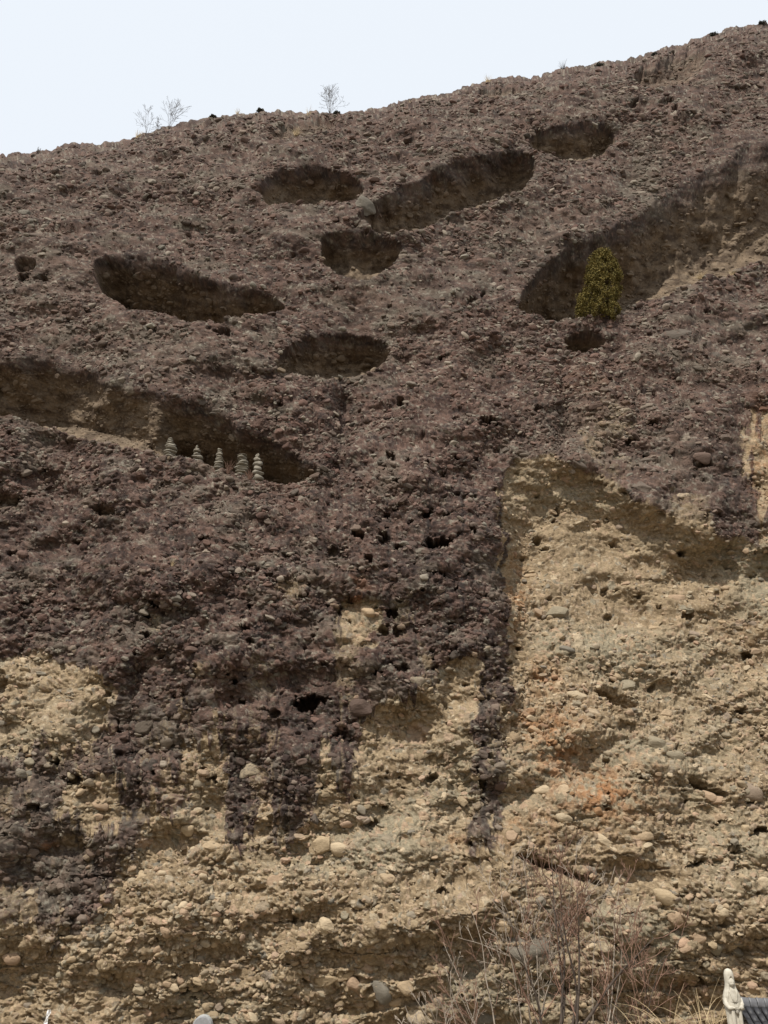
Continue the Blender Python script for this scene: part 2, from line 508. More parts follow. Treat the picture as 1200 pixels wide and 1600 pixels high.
def sample(img, x, y):
    fx = np.clip((x + 1000) / 4.0, 0, img.shape[1] - 1.001); fy = np.clip(y / 4.0, 0, img.shape[0] - 1.001)
    ix = fx.astype(np.int32); iy = fy.astype(np.int32)
    ax = (fx - ix).astype(np.float32); ay = (fy - iy).astype(np.float32)
    return (img[iy, ix] * (1 - ax) + img[iy, ix + 1] * ax) * (1 - ay) + (img[iy + 1, ix] * (1 - ax) + img[iy + 1, ix + 1] * ax) * ay


def carve_fn(px, py):
    """hollows carved straight into the cliff: depth in metres, and how sheltered"""
    carve = np.zeros(px.shape, np.float32); cave = np.zeros(px.shape, np.float32)
    lipd = np.zeros(px.shape, np.float32)
    wob = fbm(px / 24.0, py / 24.0, 43, 3)
    wob3 = fbm(px / 7.0, py / 6.0, 48, 3)
    wob4 = fbm(px / 13.0, py / 11.0, 49, 2)
    for k, (poly, D) in enumerate(CAVES):
        poly = chaikin(poly)
        xs = [p[0] for p in poly]
        cols = np.where((c_px > min(xs) + 0.5) & (c_px < max(xs) - 0.5))[0]
        if len(cols) == 0:
            continue
        yt = np.full(len(cols), 1e9); yb = np.full(len(cols), -1e9)
        for i in range(len(poly)):
            (x1, y1), (x2, y2) = poly[i], poly[(i + 1) % len(poly)]
            if x1 == x2:
                continue
            cx = c_px[cols]
            hit = (cx >= min(x1, x2)) & (cx <= max(x1, x2))
            yy = y1 + (y2 - y1) * (cx - x1) / (x2 - x1)
            yt = np.where(hit, np.minimum(yt, yy), yt); yb = np.where(hit, np.maximum(yb, yy), yb)
        n1 = fbm(c_px[cols] / 19.0, cols * 0.0 + k * 3.7, 44, 2); n2 = fbm(c_px[cols] / 19.0, cols * 0.0 + k * 5.1, 45, 2)
        hm = (yb - yt).max()
        amp = min(5.0, 0.10 * hm)
        yt = yt + n1 * amp; yb = yb + n2 * amp * 0.7
        h = np.maximum(yb - yt, 0.5)
        tt = (py[:, cols] - yt[None, :]) / h[None, :]
        tt = tt + 0.04 * wob[:, cols] + 0.022 * wob3[:, cols] * min(1.0, 70.0 / hm)
        ins = (tt > 0) & (tt < 1)
        if D < 1.7 and poly[0][1] < 900:
            g = np.sin(np.pi * np.clip(tt, 0, 1)) ** 1.3
        elif D < 3.5 and poly[0][1] < 900:                 # open bowls: roof above, pale sloping floor below
            tq = np.clip(tt, 0, 1)
            g = np.sin(np.pi * tq ** 0.95) ** 1.15
        elif D == 5.2:
            tq = np.clip(tt, 0, 1)
            g = np.where(tq < .62, np.sin(np.pi / 2 * np.clip(tq / .62, 0, 1)) ** 1.35, np.cos(np.pi / 2 * np.clip((tq - .62) / .38, 0, 1)) ** .7)
        else:
            roof = np.sin(np.pi / 2 * np.clip(tt / 0.82, 0, 1)) ** 1.45
            fl = np.full(len(cols), 0.94)
            if D == 5.6:                       # the left half has a sloping sandy sill
                fl = np.interp(c_px[cols], [-200, 40, 90, 215, 240], [.9, .85, .62, .62, .94])
            g = roof * (1 - np.clip((tt - fl[None, :]) / (1 - fl[None, :]), 0, 1) ** np.where(fl < .9, .75, 1.0)[None, :])
        w = np.sin(np.pi / 2 * np.clip(h / (0.9 * hm), 0, 1)) ** 0.8
        if D == 5.6:
            bias = np.interp(c_px[cols], [-200, 60, 100, 215, 240], [1, .8, .55, .55, 1.0])
        elif D == 7.0:
            bias = np.interp(c_px[cols], [143, 300, 400, 447], [1.3, 1.1, .95, .8])
        elif D == 5.2:
            bias = np.interp(c_px[cols], [803, 900, 1000, 1060, 1300], [1.4, 1.4, 1.08, .92, .95])
        else:
            bias = 1.0
        dep = np.where(ins, D * g * w[None, :] * bias, 0)
        dep = dep * (1 + (0.25 if D < 4 else 0.10) * wob[:, cols] + (0.07 if D < 4 else 0.03) * wob4[:, cols])
        carve[:, cols] = np.maximum(carve[:, cols], dep)
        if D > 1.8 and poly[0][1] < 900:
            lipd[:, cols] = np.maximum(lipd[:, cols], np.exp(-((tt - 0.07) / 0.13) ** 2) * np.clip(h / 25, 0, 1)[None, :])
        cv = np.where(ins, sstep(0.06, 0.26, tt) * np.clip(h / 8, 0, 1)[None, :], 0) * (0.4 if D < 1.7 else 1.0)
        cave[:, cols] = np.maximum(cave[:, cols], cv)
    # partition between the two halves of the long left hollow, and the sill of its left part
    bump = np.exp(-((px - 236 - 0.10 * (py - 640)) / 22.0) ** 2) * sstep(600, 640, py)
    carve = carve * (1 - 0.75 * bump * (carve > 0))
    for (hx, hy, w, h, D) in HOLES:
        ci = np.where(np.abs(c_px - hx) < w * 1.3)[0]
        if len(ci) == 0:
            continue
        s = np.s_[:, ci[0]:ci[-1] + 1]
        wv = wob[s]
        wq = wob3[s]
        qq = ((px[s] - hx + 3 * wv + 0.35 * w * wq) / w) ** 2 + ((py[s] - hy + 4 * wv + 0.9 * h * wq + 0.12 * (px[s] - hx)) / h) ** 2
        dep = np.where(qq < 1, np.maximum(0, 1 - qq) ** 0.5 * D, 0)
        carve[s] = np.maximum(carve[s], dep)
    return carve, cave, lipd


def gather_rows():
    """move the mesh rows closer together where a hollow turns the surface inward"""
    global PY
    cv, _, _ = carve_fn(PX, PY)
    cv = blur(cv, 1, 1)
    dpy = np.diff(PY, axis=0)
    slope = np.abs(np.diff(cv, axis=0)) / (dpy * 0.05)
    slope = blur(slope.astype(np.float32), 2, 2)
    wgt = dpy * (1 + np.minimum(3.0, 0.45 * slope))
    cum = np.concatenate([np.zeros((1, NC)), np.cumsum(wgt, 0)], 0)
    new = np.empty_like(PY)
    u = np.linspace(0, 1, NR)
    for j in range(NC):
        new[:, j] = np.interp(u * cum[-1, j], cum[:, j], PY[:, j])
    d = np.pad(new - PY, ((0, 0), (60, 60)), mode='edge')
    for _ in range(3):                                   # no jumps from column to column
        cs = np.cumsum(np.pad(d, ((0, 0), (15, 14)), mode='edge'), 1)
        d = (cs[:, 29:] - np.concatenate([np.zeros((NR, 1)), cs[:, :-30]], 1)[:, :cs.shape[1] - 29]) / 29.0
    PY = PY + d[:, 60:60 + NC]
    PY = np.maximum.accumulate(PY, 0) + np.arange(NR)[:, None] * 1e-4


gather_rows()


def build_cliff():
    global P, NRM, ATT
    px, py = PX, PY
    # ---- large shape: metres into (+) or out of (-) a plane that leans back
    B = np.zeros(px.shape, np.float32)
    dr = py - rid_py[None, :]
    crest = 5.0 * np.exp(-np.clip(dr, 0, None) / 22.0) ** 1.5
    B += crest                      # rounded crest
    B += 1.7 * fbm(px / 300.0, py / 300.0, 31, 3) + 0.85 * fbm(px / 90.0, py / 60.0, 32, 3) * (1 - 0.85 * np.exp(-((px - 300) / 170.0) ** 2 - ((py - 450) / 75.0) ** 2)) * (1 - 0.6 * np.exp(-((px - 1000) / 200.0) ** 2 - ((py - 380) / 120.0) ** 2)) + 0.22 * fbm(px / 36.0, py / 26.0, 42, 3)
    lipx = [-900, 0, 150, 300, 420, 600, 680, 760, 850, 1000, 1100, 1200, 2100]
    lipy = [1490, 1490, 1470, 1465, 1462, 1470, 1455, 1420, 1430, 1440, 1425, 1440, 1440]
    lip = np.interp(px, lipx, lipy) + 26 * fbm(px / 75.0, py / 200.0, 33, 4)
    dl = py - lip
    under = 0.0105 * np.clip(dl + 12 - 24 * np.exp(-np.clip(dl + 12, 0, None) / 24.0) + 24 * (dl > -12) * 0, 0, 200) * (1.0 + 0.35 * fbm(px / 130.0, px * 0 + 2, 47, 3))
    under = under * (dl > -12)
    B += under - 0.35 * np.exp(-((dl + 30) / 36.0) ** 2)
    ax = [-900, 770, 782, 800, 850, 900, 950, 1000, 1060, 1110, 1200, 1500, 2100]
    ay = [760, 760, 742, 726, 718, 730, 752, 787, 803, 838, 858, 880, 900]
    atop = np.interp(px, ax, ay) + 8 * fbm(px / 26.0, px * 0 + 5, 34, 3)
    side = sstep(770, 812, px + 10 * fbm(px / 60.0, py / 30.0, 35, 3) - 0.10 * np.clip(py - 1000, 0, 200))
    q = py - atop
    alc = (0.65 * sstep(-15, 140, q) + 0.35 * sstep(-4, 26, q)) * (1 - 0.95 * sstep(110, 440, q)) * 1.35 * side
    alc += 0.5 * side * sstep(0, 60, q) * (1 - sstep(380, 560, q))
    B += alc
    B -= 0.3 * np.exp(-((q + 30) / 35.0) ** 2) * sstep(800, 900, px)
    # gullies
    gl = lambda x0, k, wd, ya, yb: np.exp(-((px - x0 - k * (py - ya) - 9 * fbm(px / 300.0, py / 50.0, 73, 3)) / wd) ** 2) * sstep(ya - 30, ya + 40, py) * (1 - sstep(yb - 60, yb + 40, py))
    B += 0.9 * gl(535, -0.05, 17, 590, 800) + 0.6 * gl(880, 0.0, 13, 550, 720) + 0.5 * gl(700, 0.02, 12, 1000, 1130) + 0.4 * gl(215, -.02, 14, 930, 1180)
    # rib down the middle
    B -= 1.3 * np.exp(-((px - 660) / 110.0) ** 2) * sstep(520, 760, py) * (1 - sstep(900, 1200, py))
    B -= 0.9 * np.exp(-((px - 300) / 170.0) ** 2) * sstep(760, 860, py) * (1 - sstep(1000, 1200, py))
    # bedding ledges in the lower half
    led = py + 14 * fbm(px / 150.0, py / 150.0, 39, 3) + 0.06 * px
    saw = (led / 46.0) % 1.0
    B += 0.30 * (saw ** 2 - 0.4) * sstep(1080, 1250, py) * (0.5 + fbm(px / 120.0, py / 80.0, 40, 2))
    saw2 = ((py - 0.30 * px + 20 * fbm(px / 90.0, py / 90.0, 41, 3)) / 85.0) % 1.0
    B += 0.22 * (saw2 ** 3 - 0.3) * sstep(1020, 1100, py) * sstep(800, 860, px)
    d = rays(px, py)
    t = (40 + 0.2 * EYE[2] + B) / (d[..., 1] - 0.2 * d[..., 2])
    P = EYE + d * t[..., None]
    carve, cave, lipd = carve_fn(px, py)
    P[..., 1] += carve
    # ---- normals of this shape
    def normals(Q):
        du = np.empty_like(Q); dv = np.empty_like(Q)
        du[:, 1:-1] = Q[:, 2:] - Q[:, :-2]; du[:, 0] = Q[:, 1] - Q[:, 0]; du[:, -1] = Q[:, -1] - Q[:, -2]
        dv[1:-1] = Q[2:] - Q[:-2]; dv[0] = Q[1] - Q[0]; dv[-1] = Q[-1] - Q[-2]
        n = np.cross(dv, du)
        n /= np.linalg.norm(n, axis=-1, keepdims=True) + 1e-9
        return n
    N = normals(P)
    for a in range(3):
        N[..., a] = blur(N[..., a].astype(np.float32), 3, 1)
    N /= np.linalg.norm(N, axis=-1, keepdims=True) + 1e-9
    NRM = N
    # ---- surface coordinates in metres for the stones
    x = P[..., 0].astype(np.float32)
    z = (P[..., 2] - carve - 0.7 * under - 0.6 * alc + 0.9 * crest).astype(np.float32)
    wx = x + 0.16 * fbm(x * 1.3, z * 1.3, 51, 3); wz = z + 0.16 * fbm(x * 1.3 + 40, z * 1.3, 52, 3)
    dens = 0.5 + 0.5 * fbm(x / 5.0, z / 3.0, 53, 3)
    H = np.zeros(x.shape, np.float32); R = np.zeros(x.shape, np.float32); C = np.zeros(x.shape, np.float32)
    mpp = (((P - EYE) @ _f) / F).astype(np.float32)
    near = np.clip((0.056 - mpp) / 0.020, 0.12, 1)          # the finest relief only where the mesh can hold it
    for (cell, prob, lo, hi, hm, sd) in [(1.5, .26, .10, .36, .26, 60), (0.75, .50, .14, .44, .36, 70), (0.40, .80, .22, .50, .60, 80), (0.22, .9, .25, .55, .85, 90)]:
        h, r = clasts(wx, wz, cell, prob, lo, hi, hm, sd)
        h = h * (0.55 + 0.75 * dens)
        if cell < 0.3:
            h = h * near
        elif cell < 0.5:
            h = h * (0.5 + 0.5 * near)
        b = h > H
        H = np.where(b, h, H); R = np.where(b, r, R)
    C = sstep(0.008, 0.04, H)
    lively = 0.30 + 1.05 * sstep(-0.30, 0.40, fbm(x / 4.2 + 9, z / 2.6, 59, 4))
    lively = lively * (1 - 0.55 * np.exp(-((px - 960) / 170.0) ** 2 - ((py - 880) / 95.0) ** 2))
    calm = (1 - 0.45 * cave) * lively * 1.0
    H = H * calm
    rough = fbm(x * 0.40, z * 0.6, 54, 6, 0.45) * 0.50 + fbm(x * 3.4, z * 5.4, 55, 3, 0.7) * 0.13 * (0.5 + 0.5 * lively) * (0.3 + 0.7 * near)
    # pits where stones fell out
    p1, _ = clasts(wx + 13, wz + 5, 1.25, .24, .07, .22, 3.0, 110, 0.5)
    p2, _ = clasts(wx + 3, wz + 25, 0.48, .30, .10, .28, 3.6, 120, 0.6)
    p2 = p2 * near; p1 = p1 * (0.45 + 0.55 * near)
    pits = (1 - 0.25 * cave) * (p1 * 1.0 + p2 * (0.35 + 0.9 * sstep(0.0, 0.35, fbm(x / 3.0 + 20, z / 2.2, 68, 3)))) * (1 - 0.7 * cave)
    crev = (1 - np.abs(fbm(wx * 1.1, wz * 2.0, 56, 4, 0.6))) ** 9 * 0.15 + (1 - np.abs(fbm(wx * 3.0, wz * 4.6, 57, 3, 0.6))) ** 6 * 0.10
    dsp = H + rough * (1 - 0.6 * cave) - pits - crev * (1 - 0.6 * cave) * (0.35 + 0.65 * near)
    # ---- stains that belong to the rock
    wob2 = fbm(px / 60.0, py / 60.0, 61, 4)
    drip = fbm(px / 8.0, py / 300.0, 62, 3)
    wx_ = px + 24 * wob2 + 17 * fbm(px / 13.0, py / 16.0, 67, 4); wy_ = py + 16 * fbm(px / 34.0, py / 34.0, 63, 4) - 58 * drip * sstep(1000, 1120, py)
    fresh = sample(raster(FRESH, 1, 2), wx_, wy_)
    streak = sstep(0.05, 0.35, fbm(px / 16.0 + 7, py / 55.0, 64, 4))
    fresh = np.where(px > 1120, fresh * (1 - 0.9 * streak * (1 - sstep(815, 850, py))), fresh)
    isl = sstep(0.30, 0.55, fbm(px / 45.0, py / 70.0, 66, 4) + 0.25 * np.exp(-((px - 610) / 90.0) ** 2 - ((py - 1020) / 80.0) ** 2) + 0.15 * np.exp(-((px - 90) / 120.0) ** 2 - ((py - 1370) / 60.0) ** 2) * 1.0) * sstep(880, 960, py) * (1 - sstep(1300, 1440, py)) * (px < 790)
    fresh = np.maximum(fresh, 0.46 * isl)
    thin = sstep(0.02, 0.40, fbm(px / 7.5 + 11, py / 190.0, 72, 3)) * sstep(930, 1080, py) * (1 - sstep(1330, 1420, py))
    fresh = np.where(px < 800, np.maximum(fresh, 0.42 * thin), fresh)
    stain = 1 - fresh
    # the crust is a skin that stands a little proud of the fresh rock
    dsp = dsp + 0.16 * sstep(0.35, 0.65, stain + 0.35 * fbm(x * 2.2, z * 2.2, 58, 3)) * (1 - cave)
    dsp = dsp * (1 - 0.6 * np.clip(lipd, 0, 1))
    P = P + N * dsp[..., None]
    grey = np.zeros(px.shape, np.float32)
    for (gx, gy, rx, ry, w) in [(80, 1330, 130, 130, .9), (40, 1220, 120, 70, .9), (760, 1230, 25, 130, .7), (720, 1300, 70, 40, .8), (250, 1150, 50, 60, .4), (1010, 280, 30, 60, .8),
                                (850, 390, 110, 60, .4), (900, 680, 90, 60, .6), (250, 560, 160, 40, .5), (60, 450, 90, 80, .4), (620, 480, 70, 60, .4), (1100, 560, 120, 80, .3), (1060, 720, 80, 60, .5)]:
        grey = np.maximum(grey, w * np.exp(-((px - gx) / rx) ** 2 - ((py - gy) / ry) ** 2))
    black = np.zeros(px.shape, np.float32)
    for (gx, gy, rx, ry, w) in [(780, 860, 14, 130, .8), (640, 920, 90, 110, .45), (200, 1180, 30, 110, .8), (400, 1230, 70, 100, .8), (760, 1080, 22, 90, .9), (765, 1300, 10, 60, .9), (1150, 760, 50, 70, .8), (450, 1120, 150, 80, .5),
                                (300, 940, 200, 70, .25), (520, 680, 20, 60, .5), (700, 460, 60, 60, .35), (540, 640, 14, 80, .4), (880, 560, 14, 90, .5), (360, 1290, 14, 40, .9), (447, 1290, 18, 40, .9), (640, 1020, 60, 50, .5), (150, 1290, 50, 60, .4), (60, 860, 90, 60, .3)]:
        black = np.maximum(black, w * np.exp(-((px + 8 * wob2 - gx) / rx) ** 2 - ((py - gy) / ry) ** 2))
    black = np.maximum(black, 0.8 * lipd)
    black = np.maximum(black, (0.55 + 0.4 * np.exp(-((px - 660) / 150.0) ** 2)) * sstep(0.08, 0.40, fbm(px / 10.0 + 3, py / 380.0, 69, 3)) * sstep(560, 760, py))
    black = np.clip(black * (0.75 + 0.9 * drip), 0, 1)
    orange = np.zeros(px.shape, np.float32)
    for (gx, gy, rx, ry, w) in [(870, 1170, 50, 70, .9), (940, 1240, 75, 50, 1), (850, 1060, 25, 30, .8), (808, 930, 16, 60, .8), (1000, 1215, 40, 30, .6), (830, 1130, 30, 40, .7), (805, 1300, 15, 25, .8), (700, 1310, 30, 15, .5),
                                (1050, 1545, 50, 18, .5), (70, 1325, 18, 10, .7), (1190, 720, 20, 90, .5), (560, 950, 20, 50, .5), (850, 1290, 40, 30, .4), (920, 600, 60, 30, .15), (540, 1240, 20, 20, .3), (1150, 990, 40, 30, .35)]:
        orange = np.maximum(orange, w * np.exp(-((px - gx) / rx) ** 2 - ((py - gy) / ry) ** 2))
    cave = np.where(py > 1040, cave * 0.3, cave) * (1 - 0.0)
    med = 0.5 + 0.5 * fbm(x * 1.1, z * 1.8, 130, 5, 0.6)
    big = 0.5 + 0.5 * fbm(x * 0.16, z * 0.28, 131, 4)
    grey = np.clip(0.8 * grey + 0.12 * (1 - sstep(300, 620, py)) + 0.75 * sstep(0.55, 0.70, 0.5 + 0.5 * fbm(x * 0.42, z * 0.75, 132, 5, 0.65)), 0, 1)
    low = sstep(700, 900, py) * 0.07
    sp = sstep(0.57 - low, 0.67 - low, 0.5 + 0.5 * fbm(x * 1.9, z * 3.4, 133, 5, 0.75)) * 0.75
    black = np.clip(np.maximum(black * sstep(0.32, 0.5, 0.5 + 0.5 * fbm(x * 5, z * 7, 134, 3, 0.6)), sp), 0, 1)
    black = black * (1 - 0.55 * grey)
    pale = sstep(0.63, 0.71, 0.5 + 0.5 * fbm(x * 2.9, z * 5.0, 135, 4, 0.7))
    orange = orange * sstep(0.42, 0.58, 0.5 + 0.5 * fbm(x * 2.2, z * 3.0, 136, 5, 0.7))
    for (x0, ya, yb, wd, st) in [(757, 1000, 1335, 6, .95), (772, 1100, 1330, 4, .8), (365, 1160, 1322, 8, .95), (385, 1150, 1270, 6, .8), (447, 1150, 1322, 10, .95), (430, 1150, 1290, 5, .8), (548, 1100, 1248, 5, .9), (205, 1150, 1318, 9, .9), (188, 1160, 1290, 5, .8),
                                 (1128, 740, 822, 8, .95), (1150, 700, 830, 6, .9), (1176, 690, 846, 5, .85), (1105, 760, 812, 5, .8), (640, 880, 1040, 6, .8), (532, 900, 1015, 5, .9), (608, 900, 1000, 4, .7), (700, 880, 1030, 6, .7), (575, 860, 1000, 4, .6), (300, 1030, 1150, 6, .7),
                                 (480, 1080, 1200, 7, .8), (510, 1060, 1180, 6, .8), (240, 1050, 1200, 7, .7), (786, 760, 1010, 5, .9), (345, 1120, 1210, 5, .8), (118, 1250, 1400, 7, .7), (75, 1240, 1390, 9, .7), (150, 1300, 1420, 6, .7)]:
        ci = np.where(np.abs(c_px - x0) < 40)[0]
        q_ = np.s_[:, ci[0]:ci[-1] + 1]
        xx = px[q_] - x0 - 7 * fbm(px[q_] * 0 + x0, py[q_] / 45.0, 75, 3) - 4 * fbm(px[q_] / 9.0, py[q_] / 9.0, 76, 2)
        mk = np.exp(-(xx / (wd * 0.8)) ** 2) * sstep(ya - 20, ya + 30, py[q_]) * (1 - sstep(yb - 45, yb + 5, py[q_] + 12 * fbm(px[q_] / 6.0, py[q_] / 20.0, 77, 2))) * st
        stain[q_] = np.maximum(stain[q_], mk); black[q_] = np.maximum(black[q_], 0.9 * mk)
    ATT = dict(stain=stain, orange=orange, rnd=R, clast=C, cave=cave, grey=grey, black=black, med=med, big=big, pale=pale)
    ATT = {k: v.astype(np.float32) for k, v in ATT.items()}
    ATT['carve'] = carve
    # ---- back of the hill behind the crest
    back = []
    top = P[0].copy()
    for i, (dy, dz) in enumerate([(60, 2), (35, 4), (20, 3.2), (11, 2.1), (6, 1.25), (3.2, .7), (1.6, .36), (0.7, .15)]):
        b = top.copy()
        b[:, 1] += dy; b[:, 2] += dz * 0.25 + 0.4 * fbm(top[:, 0] / 4.0, top[:, 0] * 0 + i, 71, 3) * min(1, dy / 3)
        if i == 0:
            b[:, 2] -= 30
        back.append(b)
    NB = len(back)
    V = np.concatenate([np.array(back), P], 0)
    idx = np.arange((NR + NB) * NC).reshape(NR + NB, NC)
    fc = np.stack([idx[:-1, :-1], idx[1:, :-1], idx[1:, 1:], idx[:-1, 1:]], -1).reshape(-1, 4)
    me = np_mesh('cliff', V.reshape(-1, 3), fc)
    for k, a in ATT.items():
        if k == 'carve':
            continue
        fattr(me, k, np.concatenate([np.repeat(a[:1], NB, 0), a], 0))
    o = link('cliff', me, M_CLIFF)
    tag(o, 'tall weathered conglomerate cliff with hollow caves, dark crust above and tan rock below', 'cliff', kind='structure')
    return o


cliff = build_cliff()


def grid_ij(px, py):
    j = int(np.argmin(np.abs(c_px - px)))
    i = int(np.argmin(np.abs(PY[:, j] - py)))
    return i, j


def surf(px, py):
    i, j = grid_ij(px, py)
    return Vector(P[i, j]), Vector(NRM[i, j])


# ------------------------------------------------------------------ stones
def ico(sub):
    t = (1 + 5 ** 0.5) / 2
    v = [(-1, t, 0), (1, t, 0), (-1, -t, 0), (1, -t, 0), (0, -1, t), (0, 1, t), (0, -1, -t), (0, 1, -t), (t, 0, -1), (t, 0, 1), (-t, 0, -1), (-t, 0, 1)]
    f = [(0, 11, 5), (0, 5, 1), (0, 1, 7), (0, 7, 10), (0, 10, 11), (1, 5, 9), (5, 11, 4), (11, 10, 2), (10, 7, 6), (7, 1, 8), (3, 9, 4), (3, 4, 2), (3, 2, 6), (3, 6, 8), (3, 8, 9), (4, 9, 5), (2, 4, 11), (6, 2, 10), (8, 6, 7), (9, 8, 1)]
    v = [np.array(a, float) / np.linalg.norm(a) for a in v]
    for _ in range(sub):
        cache = {}; nf = []
        def mid(a, b):
            k = (min(a, b), max(a, b))
            if k not in cache:
                m = v[a] + v[b]
                v.append(m / np.linalg.norm(m)); cache[k] = len(v) - 1
            return cache[k]
        for a, b, c in f:
            ab, bc, ca = mid(a, b), mid(b, c), mid(c, a)
            nf += [(a, ab, ca), (b, bc, ab), (c, ca, bc), (ab, bc, ca)]
        f = nf
    return np.array(v), np.array(f)


def rock_mesh(name, seed, sub=2, blocky=0.5, smooth=True):
    """a river-worn stone: ball cut by a few random planes, then lumped a little"""
    r = np.random.default_rng(seed)
    v, f = ico(sub)
    v = v.copy()
    for _ in range(int(5 + 9 * blocky)):
        n = r.normal(size=3); n /= np.linalg.norm(n)
        dcut = r.uniform(0.55, 0.92)
        s = v @ n
        over = np.maximum(0, s - dcut)
        v -= np.outer(over * 0.9, n)
    ph = r.uniform(0, 6, (4, 3)); fr = r.normal(size=(4, 3)) * 2.2
    for k in range(4):
        v *= (1 + 0.05 * np.sin(v @ fr[k] + ph[k, 0]))[:, None]
    v /= np.abs(v).max(0)[None, :]
    return np_mesh(name, v, f, smooth)


protos = [rock_mesh('stone_shape', 100 + i, 2, (i % 5) / 4.0, i % 3 == 0) for i in range(14)]
for m in protos:
    m.materials.append(M_STONE)
big_protos = [rock_mesh('boulder_shape', 300 + i, 2, 0.6 + (i % 4) / 3.0, i % 2 == 0) for i in range(16)]
for m in big_protos:
    m.materials.append(M_STONE)


def stone_frame(n, spin, tiltx=0.0):
    """rotation whose x runs along the bedding, z out of the face"""
    n = np.asarray(n, float)
    out = n * 0.75 + np.array([0, -0.35, 0.0]); out /= np.linalg.norm(out)
    xa = np.array([1.0, 0, 0]) - out * out[0]; xa /= np.linalg.norm(xa)
    ya = np.cross(out, xa)
    c, s = math.cos(spin), math.sin(spin)
    x2 = xa * c + ya * s; y2 = ya * c - xa * s
    return Matrix(((x2[0], y2[0], out[0]), (x2[1], y2[1], out[1]), (x2[2], y2[2], out[2])))


def px_to_m(p):
    return ((np.array(p) - EYE) @ _f) / F          # metres per photo pixel


